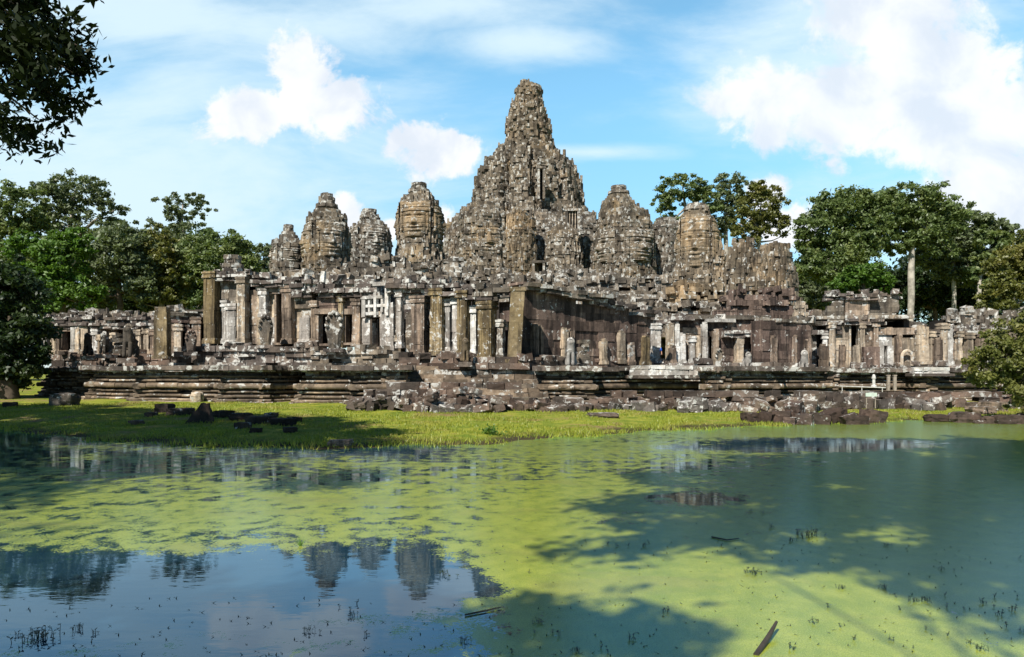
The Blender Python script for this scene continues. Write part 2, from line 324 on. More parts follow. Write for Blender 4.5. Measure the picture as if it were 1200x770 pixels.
# film cover measured on the photograph at pond points (column, row, spread x, spread y, cover)
COVER = [(40, 520, 120, 18, .58), (200, 545, 160, 20, .62), (60, 575, 120, 20, .74), (320, 545, 120, 14, .64), (420, 528, 120, 8, .42), (560, 550, 140, 14, .69), (640, 525, 100, 12, .76),
         (120, 618, 140, 22, .73), (40, 620, 80, 16, .70), (330, 632, 120, 12, .64), (200, 640, 90, 10, .66), (330, 596, 160, 26, .75), (420, 622, 120, 16, .70), (520, 600, 150, 22, .76), (40, 662, 90, 12, .36), (200, 664, 60, 12, .26), (420, 648, 140, 12, .46), (560, 640, 60, 20, .78),
         (640, 655, 80, 26, .95), (700, 600, 90, 22, .95), (760, 565, 90, 14, .76), (820, 585, 60, 8, .25), (720, 608, 50, 6, .35), (860, 540, 120, 12, .72), (940, 522, 120, 7, .38), (1020, 521, 60, 5, .40), (1120, 505, 110, 8, 1.0), (980, 505, 140, 6, .85),
         (900, 600, 140, 30, .86), (1080, 570, 140, 40, .92), (1150, 650, 140, 60, 1.0), (900, 700, 160, 60, .95), (1050, 740, 160, 40, .95), (720, 730, 120, 40, .90), (800, 545, 60, 6, .5),
         (100, 690, 160, 26, .10), (330, 690, 160, 30, .12), (480, 680, 70, 24, .16), (80, 755, 120, 16, .46), (300, 750, 120, 20, .44), (200, 715, 120, 14, .34), (470, 735, 90, 30, .52), (590, 720, 60, 30, .72), (770, 515, 90, 6, .72), (700, 545, 60, 8, .70)]
def water():
    pr = np.linspace(440.5, 1000, 420) ; yy = 1800 / (pr - HY); yy = np.sort(np.concatenate([yy, [1.0, 2.0, 3.0]]))
    uu = np.linspace(-1.6, 1.6, 420); Vs = []; cov = []
    U, Y = np.meshgrid(uu, yy); X = U * Y; px = CX + F * U; py = HY + 1800 / Y
    num = np.zeros_like(px); den = np.full_like(px, 1e-6)
    for (a, b, sx, sy, c) in COVER:
        w = np.exp(-(((px - a) / sx) ** 2 + ((py - b) / sy) ** 2) * 1.3); num += w * c; den += w
    base = np.where(px < 560, .5, .9); cv = (num + base * .004) / (den + .004)
    V = np.stack([X, Y, 0 * X], -1).reshape(-1, 3); nx = len(uu); ny = len(yy)
    i = (np.arange(ny - 1)[:, None] * nx + np.arange(nx - 1)[None]).reshape(-1); L = np.stack([i, i + 1, i + nx + 1, i + nx], -1).reshape(-1)
    me = raw_mesh('pond_water', V, L, np.full(len(i), 4), np.full(len(i), .5))
    at = me.attributes.new('cover', 'FLOAT', 'POINT'); at.data.foreach_set('value', cv.reshape(-1).astype(np.float32))
    o = bpy.data.objects.new('pond_water', me); C.objects.link(o); me.materials.append(M['pond_surface']); o['kind'] = 'structure'
water()

# ------------------------------------------------------------------ masonry builders
def plan_redent(): 
    q = [(1, .42), (.88, .42), (.88, .66), (.70, .66), (.70, .70), (.66, .70), (.66, .88), (.42, .88), (.42, 1)]
    pts = []
    for k in range(4):
        c, s = [(1, 0), (0, 1), (-1, 0), (0, -1)][k]; pts += [(x * c - y * s, x * s + y * c) for x, y in q]
    return pts
def plan_lobed(n=12, inner=.84, w=.52):
    pts = []; st = 2 * math.pi / n
    for k in range(n):
        a = k * st
        for (r, d) in ((inner, -.5 + .03), (1.0, -w / 2), (1.0, w / 2), (inner, .5 - .03)): pts.append((r * math.cos(a + d * st), r * math.sin(a + d * st)))
    return pts
def rotp(pts, a): c, s = math.cos(a), math.sin(a); return [(x * c - y * s, x * s + y * c) for x, y in pts]

def stack(mb, plan, prof, Y, rot, hc=.42, bl=.5, depth=.8, jit=.08, skip=.03, cornice=5, corn=.16, antefix=.25, ribs=.26, rib_size=1.05):
    """courses of blocks on a ground plan following a silhouette: prof = [(row, left column, right column)] from bottom to top at distance Y"""
    pl = rotp(plan, rot); ext = max(abs(x) for x, _ in pl)
    pr = sorted((Zat(py, Y), Xat(l, Y), Xat(r, Y)) for py, l, r in prof)
    zs = [p[0] for p in pr]; ls = [p[1] for p in pr]; rs = [p[2] for p in pr]
    z = zs[0]; i = 0
    while z < zs[-1] - .05:
        h = hc * R.uniform(.8, 1.2); zm = min(z + h / 2, zs[-1])
        l = np.interp(zm, zs, ls); r = np.interp(zm, zs, rs); cx = (l + r) / 2; a = (r - l) / 2 / ext
        k = i % cornice; out = corn if k == cornice - 1 else (corn * .45 if k == cornice - 2 else (-corn * .35 if k == 0 else 0))
        poly = [(cx + x * a, Y + y * a) for x, y in pl]; n = len(poly)
        ins = max(.55, 1 - .45 / max(a, .3)); mb.prism([(cx + x * a * ins, Y + y * a * ins) for x, y in pl], z, z + h, .25)
        for e in range(n):
            p0, p1 = Vector(poly[e]), Vector(poly[(e + 1) % n]); d = p1 - p0; Ln = d.length
            if Ln < .06: continue
            d /= Ln; nrm = Vector((d.y, -d.x)); nb = max(1, int(round(Ln / bl * R.uniform(.85, 1.2)))); ang = math.atan2(d.y, d.x)
            cuts = [0] + sorted((q + R.uniform(-.22, .22)) / nb for q in range(1, nb)) + [1]
            dd = min(depth, a * .8)
            for q in range(nb):
                if R.random() < skip: continue
                s0, s1 = cuts[q] * Ln, cuts[q + 1] * Ln; o = out + R.uniform(-jit, jit) + (R.uniform(0, .1) if R.random() < .1 else 0)
                c = p0 + d * ((s0 + s1) / 2) + nrm * (o - dd / 2)
                mb.box((c.x, c.y, z + h / 2 + R.uniform(-.01, .01)), ang + R.uniform(-.03, .03), ((s1 - s0) / 2 + .01, dd / 2, h / 2 * R.uniform(.93, 1.01)), .018)
            if k == cornice - 1 and antefix:
                for q in range(max(1, int(Ln / .8))):
                    if R.random() > antefix * 2: continue
                    c = p0 + d * (R.random() * Ln) + nrm * (corn * .4); s_ = R.uniform(.10, .22)
                    mb.box((c.x, c.y, z + h + s_ * 1.1), ang, (s_, .14, s_ * 1.4), .03, taper=.35)
            for q in range(int(Ln / .7 * ribs + R.random())):         # pilaster stubs, carved uprights and broken pediments on the courses
                c = p0 + d * (R.random() * Ln) + nrm * R.uniform(.0, .12); hh = R.uniform(.3, .95) * rib_size; ww = R.uniform(.08, .24) * rib_size
                if z + hh > zs[-1]: continue
                mb.box((c.x, c.y, z + hh * .5), ang + R.uniform(-.05, .05), (ww, .16, hh / 2), .02, taper=R.choice([0, 0, .3, .6]))
        z += h; i += 1
    return mb

def face_relief(mb, c, ang, w, h, prot=.75):
    """carved stone face: a height field of brow, lids, nose, wide lips, ears and diadem; c is its centre on the wall, ang the direction it looks"""
    nu, nv = 46, 56; vs = []; fs = []; ca, sa = math.cos(ang), math.sin(ang)
    g = lambda x, m, s: math.exp(-((x - m) / s) ** 2)
    for j in range(nv):
        v = -1 + 2 * j / (nv - 1)
        for i in range(nu):
            u = -1 + 2 * i / (nu - 1); au = abs(u)
            fw = .80 - .22 * max(0, -v - .25) ** 1.2; e = max(0, 1 - (au / fw) ** 2.6)
            b = .50 * e ** .5 * (1 - .35 * max(0, -v - .6))
            b += .10 * g(au, .36, .22) * g(v, .30 - .10 * (au - .3) ** 2, .07)
            b -= .13 * g(au, .38, .16) * g(v, .17, .07); b += .10 * g(au, .38, .15) * g(v, .12, .06); b -= .05 * g(au, .38, .17) * g(v, .06, .02)
            nw = .07 + .14 * max(0, min(1, (.30 - v) / .5)); b += (.12 + .24 * max(0, min(1, (.3 - v) / .45))) * (g(au, 0, nw) if -.20 < v < .34 else g(au, 0, nw) * g(v, -.20, .05) if v <= -.2 else 0)
            mv = v - .10 * au ** 2
            if au < .56: b += .17 * (1 - (au / .56) ** 2) * (g(mv, -.40, .06) + .95 * g(mv, -.56, .07)) - .10 * (1 - (au / .56) ** 2) * g(mv, -.475, .022)
            b += .12 * g(u, 0, .3) * g(v, -.80, .12); b += .07 * g(au, .5, .2) * g(v, -.12, .22)
            if .80 < au < .95 and -.55 < v < .35: b += .20
            if .44 < v < .52: b = max(b, .42 * max(0, 1 - (au / .95) ** 4)) + .05
            if v >= .52: b = .36 * max(0, 1 - (au / (1.0 - .5 * (v - .52))) ** 4) * (1.0 - .9 * (v - .52)) + .04 * (int(v * 14) % 2) * (.6 + .4 * math.cos(u * 24))
            edge = min(1, (1 - au) * 8, (1 - abs(v)) * 8); b *= edge
            zz = v * h / 2; row = zz / .42; b -= .045 * (abs(row - round(row)) < .07)
            cu = (u * w / 2 + (round(row) % 2) * .35) / .75; b -= .03 * (abs(cu - round(cu)) < .04)
            b += .035 * mnoise.noise(Vector((u * 5 + c[0], v * 6, c[1]))) ; d = b * prot * w / 2 - .18
            vs.append((c[0] + ca * d - sa * u * w / 2, c[1] + sa * d + ca * u * w / 2, c[2] + zz))
    for j in range(nv - 1):
        for i in range(nu - 1): fs.append([j * nu + i, j * nu + i + 1, (j + 1) * nu + i + 1, (j + 1) * nu + i])
    o = len(mb.v); mb.v += vs
    for f in fs: mb.f.append([q + o for q in f]); mb.r.append(.55)
    return mb
def lotus(mb, cx, cy, z, r, tiers=4, shrink=.8, th=.3):
    for k in range(tiers):
        n = max(6, int(2 * math.pi * r / .55)); rr = r * (1.0 if k % 2 == 0 else .86)
        for q in range(n):
            a = 2 * math.pi * (q + .5 * k) / n
            mb.box((cx + rr * .72 * math.cos(a), cy + rr * .72 * math.sin(a), z + th / 2), a, (rr * .32, math.pi * rr / n * .98, th / 2 * R.uniform(.85, 1.05)), .03, taper=.12)
        mb.prism([(cx + rr * .6 * math.cos(q), cy + rr * .6 * math.sin(q)) for q in np.linspace(0, 2 * math.pi, 9)[:-1]], z, z + th * .97)
        z += th; r *= shrink
    return mb

TR = math.radians(-62)       # the temple's axes stand turned to the camera
def face_tower(label, Y, prof, crown, mat='tower_stone', rot=TR, face=None, name='face_tower', group='stone face towers of the upper terraces', bl=.5, hc=.42, cornice=5, extra=(), ochre=False):
    base = P((prof[0][1] + prof[0][2]) / 2, prof[0][0], Y)
    t = thing(name, label, 'tower', base, group)
    mb = stack(MB(), plan_redent(), prof, Y, rot, hc, bl, cornice=cornice); mb.build('body', M[mat], t)
    if crown:
        cx, cy_, w, n = crown; lotus(MB(), Xat(cx, Y), Y, Zat(cy_, Y), w / F * Y / 2, n, .84, .34).build('lotus_crown', M['grey_stone'], t)
    if face:
        cpy, hpx, wf = face; z = Zat(cpy, Y); h = hpx / F * Y
        pr = sorted((Zat(py, Y), Xat(l, Y), Xat(r, Y)) for py, l, r in prof)
        l = np.interp(z, [p[0] for p in pr], [p[1] for p in pr]); r = np.interp(z, [p[0] for p in pr], [p[2] for p in pr])
        ext = max(abs(x) for x, _ in rotp(plan_redent(), rot)); a = (r - l) / 2 / ext; cx = (l + r) / 2
        for k in range(4):
            an = rot + k * math.pi / 2
            face_relief(MB(), (cx + math.cos(an) * (a * 1.0), Y + math.sin(an) * (a * 1.0), z), an, 2 * a * wf, h).build('carved_face', M['ochre_stone' if mat == 'ochre_stone' or ochre else mat], t, smooth=False)
    for pf_ in extra: stack(MB(), plan_redent(), pf_, Y - .8, rot, hc, bl, cornice=cornice).build('turret', M[mat], t)
    return t

# ------------------------------------------------------------------ towers
face_tower('small worn stone tower at the left end of the upper tower row', 74, [(335, 317, 358), (310, 318, 357), (290, 320, 356), (280, 326, 351), (276, 330, 346)], (338, 276, 15, 3), 'grey_stone', face=(300, 26, .72))
face_tower('tall dark stone tower with lotus top, second from the left', 72, [(335, 354, 409), (300, 356, 408), (270, 358, 407), (255, 363, 403), (247, 369, 398), (243, 374, 393)], (383, 244, 25, 4), 'tower_stone', face=(284, 44, .72))
face_tower('squat dark stone tower between the tall dark tower and the slender face tower', 80, [(325, 407, 460), (295, 409, 458), (270, 412, 454), (262, 420, 449), (257, 424, 443)], (433, 257, 22, 3), 'grey_stone', face=(284, 34, .72))
face_tower('slender ochre stone tower whose carved face looks over the pond', 82, [(330, 462, 520), (300, 464, 519), (290, 468, 517), (265, 468, 516), (243, 470, 514), (232, 475, 509), (226, 481, 503)], (491, 226, 24, 3), 'tower_stone', rot=math.radians(-98), face=(262, 44, .78), ochre=True)
face_tower('broad grey tower with a stepped shoulder right of the great central tower', 92, [(345, 697, 768), (300, 699, 766), (262, 701, 762), (250, 702, 756), (244, 705, 744), (236, 708, 741), (228, 714, 736)], (725, 228, 24, 3), 'tower_stone', face=(292, 40, .66), extra=([(345, 734, 770), (300, 736, 766), (258, 738, 760), (250, 741, 758), (246, 745, 754)], [(345, 694, 716), (285, 697, 714), (270, 700, 712)]))
face_tower('low broken grey tower behind the golden face tower', 96, [(345, 752, 806), (300, 757, 800), (268, 762, 796), (258, 770, 792)], None, 'grey_stone')
face_tower('golden ochre tower with a large carved face and flat top', 78, [(350, 792, 846), (320, 794, 842), (295, 796, 840), (265, 796, 839), (256, 799, 835), (250, 804, 829), (246, 805, 828)], (816, 247, 29, 2), 'spire_stone', rot=math.radians(-112), face=(288, 62, .82), ochre=True, extra=([(350, 826, 852), (305, 828, 849), (292, 831, 846), (286, 834, 842)], [(350, 788, 804), (318, 790, 801), (308, 793, 799)]))
face_tower('squat twin-lobed ochre tower at the right end of the tower row', 69, [(360, 848, 934), (338, 850, 932), (326, 853, 930), (318, 858, 924)], None, 'spire_stone', rot=math.radians(-48),
           extra=([(345, 850, 890), (310, 853, 889), (298, 855, 887), (290, 859, 883), (286, 864, 878)], [(345, 888, 932), (312, 890, 929), (298, 892, 926), (291, 896, 921), (287, 902, 916)], [(345, 868, 912), (306, 872, 908), (300, 876, 904)]))

def central():
    Y = 112; t = thing('central_tower', 'great central stone tower rising highest in the temple', 'tower', P(612, 330, Y))
    low = stack(MB(), plan_lobed(14, .80, .6), [(345, 512, 712), (310, 517, 706), (290, 519, 703), (289, 521, 702), (266, 524, 700), (264, 530, 698), (256, 533, 696), (254, 539, 690), (250, 541, 688)], Y, .2, .45, .62, 1.1, .14, .04, 7, .25, .4, .30, 1.3); low.build('lower_body', M['tower_stone'], t)
    up = stack(MB(), plan_lobed(12, .76, .56), [(258, 547, 686), (248, 548, 685), (246, 554, 684), (217, 556, 682), (214, 560, 677), (203, 561, 675), (200, 566, 673), (192, 568, 671), (189, 574, 662), (184, 576, 656), (181, 582, 652), (176, 584, 650)], Y, .35, .45, .62, 1.1, .14, .04, 8, .2, .4, .34, 1.4); up.build('upper_body', M['tower_stone'], t)
    sp = stack(MB(), plan_lobed(8, .86, .62), [(178, 591, 649), (165, 592, 648), (163, 594, 645), (150, 593, 645), (140, 594, 643), (137, 597, 639), (122, 599, 637), (119, 603, 635), (108, 605, 634), (103, 607, 633), (100, 609, 627), (97, 610, 618)], Y, .1, .42, .55, .9, .17, .06, 7, .16, .5, .22, 1.1); sp.build('spire', M['spire_stone'], t)
    for (l, r, top, bot, yy, mt, rt, fc) in [(536, 598, 242, 330, 99, 'tower_stone', -75, (284, 46, .8)), (589, 628, 246, 330, 98, 'ochre_stone', -52, (290, 44, .8)), (640, 682, 262, 335, 98, 'tower_stone', -100, None), (664, 704, 252, 335, 102, 'grey_stone', -70, None), (520, 552, 262, 330, 103, 'grey_stone', -60, (298, 30, .7)), (600, 662, 250, 335, 104, 'grey_stone', -85, None)]:
        m_ = stack(MB(), plan_redent(), [(bot, l - 3, r + 3), ((top + bot) / 2, l, r), (top + 14, l + 2, r - 2), (top + 5, l + 8, r - 8), (top, l + 12, r - 12)], yy, math.radians(rt), .42, .5, cornice=5, corn=.18, antefix=.35, ribs=.35)
        o = m_.build('turret', M[mt], t)
        if fc:
            a = (r - l) / 2 / F * yy / 1.25; cx = Xat((l + r) / 2, yy)
            for k in range(2):
                an = math.radians(rt) + k * math.pi / 2 - (math.pi / 2 if rt > -60 else 0)
                face_relief(MB(), (cx + math.cos(an) * a * .97, yy + math.sin(an) * a * .97, Zat(fc[0], yy)), an, 2 * a * fc[2], fc[1] / F * yy, .72).build('carved_face', M['ochre_stone'], o)
    for (px, py, yy) in [(615, 257, 97.5), (671, 258, 97)]:      # windows barred with stone balusters
        z = Zat(py, yy); m_ = MB(); x = Xat(px, yy); m_.box((x - .75, yy, z), 0, (.16, .3, 1.2), .02); m_.box((x + .75, yy, z), 0, (.16, .3, 1.2), .02); m_.box((x, yy, z + 1.28), 0, (.98, .34, .14), .02); m_.box((x, yy, z - 1.28), 0, (.98, .34, .14), .02)
        f_ = m_.build('window', M['grey_stone'], t); d_ = MB().box((x, yy + .27, z), 0, (.6, .05, 1.15)); d_.build('recess', M['interior_stone'], f_)  # near-black plate stands in for the shade behind the window bars
        b_ = MB(); [b_.lathe((x + q, yy, z - 1.14), [(.07, 0), (.09, .4), (.06, .5), (.09, 1.1), (.06, 1.7), (.09, 1.8), (.07, 2.28)], 8) for q in (-.36, 0, .36)]; b_.build('baluster', M['beige_stone'], f_)
    for (px, py, w, h) in [(631, 316, .5, .75), (601, 300, .28, 2.6), (634, 216, .2, 1.9)]:
        yy = 97.2 if py > 250 else 101.5; x = Xat(px, yy); z = Zat(py, yy)
        m_ = MB(); m_.box((x - w - .15, yy, z), 0, (.15, .8, h + .15), .02); m_.box((x + w + .15, yy, z), 0, (.15, .8, h + .15), .02); m_.box((x, yy, z + h + .15), 0, (w + .4, .85, .15), .02); d = m_.build('niche', M['grey_stone'], t)
        MB().box((x, yy + .6, z), 0, (w, .05, h)).build('recess', M['interior_stone'], d)  # dark plate paints the shade at the back of the niche
central()

# ------------------------------------------------------------------ inner galleries and ruined roofs
def ruin(label, Y, tops, bot, mat, name='ruined_gallery', group=None, batter=.45, hc=.36, bl=.7, skip=.10, thick=1.4, rubble=1.0, cat='building', windows=(), slots=()):
    """a mass of tumbled courses: tops = [(column, row of its top)]"""
    x0, x1 = tops[0][0], tops[-1][0]; t = thing(name, label, cat, P((x0 + x1) / 2, bot, Y), group)
    a = np.array(tops, float); mb = MB(); zb = Zat(bot, Y); X0, X1 = Xat(x0, Y), Xat(x1, Y)
    topz = lambda x: Zat(np.interp(CX + F * x / Y, a[:, 0], a[:, 1]), Y)
    zmax = max(Zat(p, Y) for _, p in tops); z = zb; i = 0
    while z < zmax:
        h = hc * R.uniform(.75, 1.25); x = X0 + R.uniform(-.2, .2); off = (z - zb) * batter; out = .22 if i % 4 == 3 else 0
        while x < X1:
            w = bl * R.uniform(.5, 1.6); tz = topz(x + w / 2) + .35 * (mnoise.noise(Vector((x * .8, Y, 2.2))))
            if z + h * .6 < tz and R.random() > skip:
                o = R.uniform(-.16, .16) - out
                mb.box((x + w / 2, Y + off + thick / 2 + o, z + h / 2), R.uniform(-.05, .05), (w / 2 * .99, thick / 2, h / 2 * .99), .03)
                if R.random() < .22: hh = R.uniform(.3, 1.0); mb.box((x + w / 2, Y + off + o - .05, z + hh / 2), R.uniform(-.2, .2), (R.uniform(.08, .26), .2, hh / 2), .03, taper=R.choice([0, .25, .5]), tx=R.uniform(-.12, .12), ty=R.uniform(-.1, .1))
                if R.random() < .12: mb.box((x + w / 2, Y + off + o - .12, z + h * .9), R.uniform(-.4, .4), (R.uniform(.1, .25), R.uniform(.12, .3), R.uniform(.1, .3)), .05, tx=R.uniform(-.3, .3))
            x += w
        z += h; i += 1
    nr = int((X1 - X0) * 3.0 * rubble)
    for _ in range(nr):                                        # loose stones lying on the broken top belong to the mass
        x = R.uniform(X0, X1); tz = topz(x); s = R.uniform(.14, .38)
        mb.box((x, Y + (tz - zb) * batter + R.uniform(-.2, 1.0), tz + s * .3), R.uniform(0, 3), (s * R.uniform(.8, 1.6), s, s * .75), .06, tx=R.uniform(-.3, .3), ty=R.uniform(-.3, .3))
    mb.build('masonry', M[mat], t)
    b = MB(); n = 24                                           # solid core so nothing shows through the joints
    for k in range(n):
        xa = X0 + (X1 - X0) * k / n; xb = X0 + (X1 - X0) * (k + 1) / n; tz = min(topz(xa), topz(xb)) - .5
        if tz > zb: b.box(((xa + xb) / 2, Y + thick * .6 + (tz - zb) * batter + 1.6, (zb + tz) / 2), 0, ((xb - xa) / 2 + .01, 1.4 + .0 * k, (tz - zb) / 2), .01)
    b.build('core', M['interior_stone'], t)
    return t
ruin('ruined roofs and broken blocks below the four left towers', 63, [(300, 335), (318, 322), (345, 318), (372, 322), (392, 312), (420, 306), (450, 300), (470, 303), (488, 312), (515, 306), (535, 300)], 375, 'grey_stone', batter=.3)
ruin('broken stone tier at the foot of the great central tower', 74, [(500, 312), (530, 303), (556, 318), (590, 316), (612, 322), (650, 318), (690, 316), (712, 322), (740, 326)], 372, 'grey_stone', batter=.35)
ruin('tumbled stone tier below the broad grey tower right of the centre', 66, [(690, 330), (720, 322), (748, 330), (765, 318), (790, 330), (806, 345)], 385, 'grey_stone', batter=.3)
ruin('stepped ochre ruin below the golden face tower', 62, [(786, 345), (800, 332), (830, 336), (846, 330), (862, 346), (880, 350)], 385, 'ochre_stone', batter=.3)
ruin('broken roof heap above the entrance gallery', 55, [(298, 330), (310, 328), (332, 326), (350, 332), (372, 326), (395, 322), (420, 328), (444, 334), (470, 322), (500, 330), (520, 326), (548, 338), (575, 344), (600, 338)], 372, 'grey_stone', batter=.2)
ruin('long rubble roof above the receding wall', 61, [(560, 335), (590, 322), (612, 326), (640, 324), (668, 330), (700, 344), (735, 348), (760, 356), (800, 358), (818, 356), (850, 358)], 395, 'grey_stone', batter=.3, rubble=1.6)
ruin('dark plain upper wall under the twin-lobed tower', 60, [(848, 352), (862, 341), (905, 340), (932, 345), (946, 362)], 395, 'dark_wall_stone', batter=.1, rubble=.6, skip=.03)
ruin('low collapsed roof beside the right pavilion', 60, [(935, 378), (955, 372), (975, 362), (1000, 356), (1016, 350), (1040, 346), (1053, 352), (1060, 376), (1078, 384), (1095, 392)], 420, 'grey_stone', batter=.1)
ruin('far right gallery roof of weathered blocks', 62, [(1098, 392), (1112, 388), (1122, 382), (1124, 366), (1140, 362), (1148, 374), (1160, 366), (1176, 367), (1198, 370), (1215, 378), (1260, 374)], 425, 'grey_stone', batter=.2)
ruin('low ruined gallery beyond the terrace under the left trees', 57, [(40, 384), (52, 378), (60, 372), (80, 372), (96, 366), (120, 370), (150, 368), (178, 370), (200, 372), (246, 366)], 392, 'grey_stone', batter=.1, thick=.9)

ruin('dark inner courtyard wall seen through the colonnade opening', 72, [(735, 372), (760, 366), (800, 366), (840, 374)], 440, 'grey_stone', batter=.02, rubble=.2)
# ------------------------------------------------------------------ outer gallery wings
class Wing:
    def __init__(s, label, A, B, bot, name='gallery_wing', cat='building', group=None):
        s.A = Vector((Xat(A[0], A[1]), A[1])); s.B = Vector((Xat(B[0], B[1]), B[1])); s.d = (s.B - s.A).normalized(); s.n = Vector((s.d.y, -s.d.x)); s.ang = math.atan2(s.d.y, s.d.x)
        m = (s.A + s.B) / 2; s.t = thing(name, label, cat, (m.x, m.y, Zat(bot, m.y)), group); s.bot = bot; s.a = A; s.b = B
    def at(s, px):
        u = (px - CX) / F; k = (u * s.A.y - s.A.x) / (s.d.x - u * s.d.y); return s.A + s.d * k
    def slab(s, mb, x0, x1, y0, y1, off=0, th=.5, jit=.015, taper=0., lean=0., rnd=None):
        p0, p1 = s.at(x0), s.at(x1); c = (p0 + p1) / 2; Y = c.y; zt, zb = Zat(y0, Y), Zat(y1, Y); c = c + s.n * (off - th / 2)
        mb.box((c.x, c.y, (zt + zb) / 2), s.ang, ((p1 - p0).length / 2, th / 2, (zt - zb) / 2), jit, rnd, 0, lean, taper); return c, zt, zb
    def wall(s, x0, x1, y0, y1, off=0, mat='dark_wall_stone', th=.6, bw=1.0, bh=.42, jit=.035, skip=.0, name='wall', y0b=None):
        mb = MB(); p0, p1 = s.at(x0), s.at(x1); Ln = (p1 - p0).length; zb = min(Zat(y1, p0.y), Zat(y1, p1.y)); za, zc = Zat(y0, p0.y), Zat(y0 if y0b is None else y0b, p1.y)
        z = zb
        while z < max(za, zc) - .02:
            h = min(bh * R.uniform(.85, 1.15), max(.05, max(za, zc) - z)); x = 0; 
            while x < Ln - .01:
                w = min(bw * R.uniform(.6, 1.4), Ln - x)
                if Ln - x - w < .25: w = Ln - x
                top = za + (zc - za) * (x + w / 2) / Ln
                if z + h * .5 <= top and R.random() >= skip:
                    c = p0 + s.d * (x + w / 2) + s.n * (off - th / 2 + R.uniform(-jit, jit))
                    mb.box((c.x, c.y, z + h / 2), s.ang, (w / 2 + .002, th / 2, h / 2 + .002), .006)
                x += w
            z += h
        return mb.build(name, M[mat], s.t)
    def pillar(s, x0, x1, y0, y1, off=.5, mat='beige_stone', th=None, cap=True, lean=0., name='pillar'):
        p0, p1 = s.at(x0), s.at(x1); w = (p1 - p0).length; th = th or max(.32, min(w, .75)); mb = MB(); c, zt, zb = s.slab(MB(), x0, x1, y0, y1, off, th)
        Hh = zt - zb; z = zb; q0 = R.random()
        while z < zt - .05:
            h = min(R.uniform(.5, 1.5), zt - z)
            if zt - z - h < .3: h = zt - z
            mb.box((c.x + R.uniform(-.018, .018), c.y + R.uniform(-.018, .018), z + h / 2), s.ang + R.uniform(-.02, .02), (w / 2, th / 2, h / 2 - .004), .026, min(1, max(0, q0 + R.uniform(-.3, .3))), 0, lean); z += h
        for sx in (-1, 1):
            e = c + s.d * (sx * w * .30) + s.n * (th / 2); mb.box((e.x, e.y, zb + Hh * .5), s.ang, (w * .09, .022, Hh * .40), .012, q0)
        mb.box((c.x, c.y, zb + .11), s.ang, (w / 2 + .07, th / 2 + .07, .11), .015); mb.box((c.x, c.y, zb + .28), s.ang, (w / 2 + .035, th / 2 + .035, .06), .01)
        if cap and Hh > 1.2:
            for k, (dz, e) in enumerate([(.10, .09), (.25, .05), (.36, .09)]): mb.box((c.x, c.y, zt - dz), s.ang, (w / 2 + e, th / 2 + e, .07), .015)
        else:
            mb.box((c.x + R.uniform(-.1, .1), c.y, zt + .03), s.ang, (w / 2 * .7, th / 2 * .8, .09), .06)
        return mb.build(name, M[mat], s.t)
    def door(s, x0, x1, y0, y1, off=.12, mat='brown_pillar_stone', jw=2.4, head=6):
        mb = MB(); s.slab(mb, x0 - jw, x0, y0, y1, off, .55); s.slab(mb, x1, x1 + jw, y0, y1, off, .55); s.slab(mb, x0 - jw - 1.5, x1 + jw + 1.5, y0 - head, y0 + .3, off + .08, .7)
        s.slab(mb, x0 - jw - .5, x1 + jw + .5, y1 - 1.2, y1 + 1.5, off + .2, .9)
        return mb.build('door_frame', M[mat], s.t)
    def cornice(s, x0, x1, y0, y1, off=.25, mat='ledge_stone', th=.9, name='cornice', skip=.12, rows=3, y0b=None, y1b=None, chaos=.1):
        mb = MB(); p0, p1 = s.at(x0), s.at(x1); Ln = (p1 - p0).length; y0b = y0 if y0b is None else y0b; y1b = y1 if y1b is None else y1b
        A0, A1, B0, B1 = Zat(y0, p0.y), Zat(y1, p0.y), Zat(y0b, p1.y), Zat(y1b, p1.y)
        for r in range(rows):
            x = 0
            while x < Ln:
                w = R.uniform(.35, 1.1); k = min(1, (x + w / 2) / Ln); lo = A1 + (B1 - A1) * k; hi = A0 + (B0 - A0) * k; h = (hi - lo) / rows
                if R.random() > skip * (1 + r):
                    c = p0 + s.d * (x + w / 2) + s.n * (off - th / 2 + (.12 if r % 2 else 0) + R.uniform(-chaos, chaos))
                    mb.box((c.x, c.y, lo + h * (r + .5)), s.ang + R.uniform(-.06, .06) * chaos * 10, (w / 2, th / 2, h / 2 * R.uniform(.85, 1.05)), .03, tx=R.uniform(-.06, .06))
                x += w
        for _ in range(int(Ln * 1.3)):
            x = R.random() * Ln; k = x / Ln; c = p0 + s.d * x + s.n * R.uniform(-.5, off); q = R.uniform(.1, .24)
            mb.box((c.x, c.y, A0 + (B0 - A0) * k + q * .4), R.uniform(0, 3), (q * 1.4, q, q * .8), .05, tx=R.uniform(-.3, .3), ty=R.uniform(-.2, .2))
        return mb.build(name, M[mat], s.t)
    def shell(s, x0, x1, y0, y1, depth=3.0, roof=True):
        """back wall, ends and roof slabs: the rooms are real, their shade deepened by the near-black wall colour"""
        mb = MB(); p0, p1 = s.at(x0), s.at(x1); Ln = (p1 - p0).length; c = (p0 + p1) / 2 - s.n * depth; Y = (p0.y + p1.y) / 2; zt, zb = min(Zat(y0, p0.y), Zat(y0, p1.y)), min(Zat(y1, p0.y), Zat(y1, p1.y))
        mb.box((c.x, c.y, (zt + zb) / 2), s.ang, (Ln / 2, .2, (zt - zb) / 2))
        for p in (p0 + s.d * .2, p1 - s.d * .2): q = p - s.n * (depth / 2 + .45); mb.box((q.x, q.y, (zt + zb) / 2), s.ang, (.18, depth / 2 - .25, (zt - zb) / 2))
        mb.build('back_wall', M['interior_stone'], s.t)
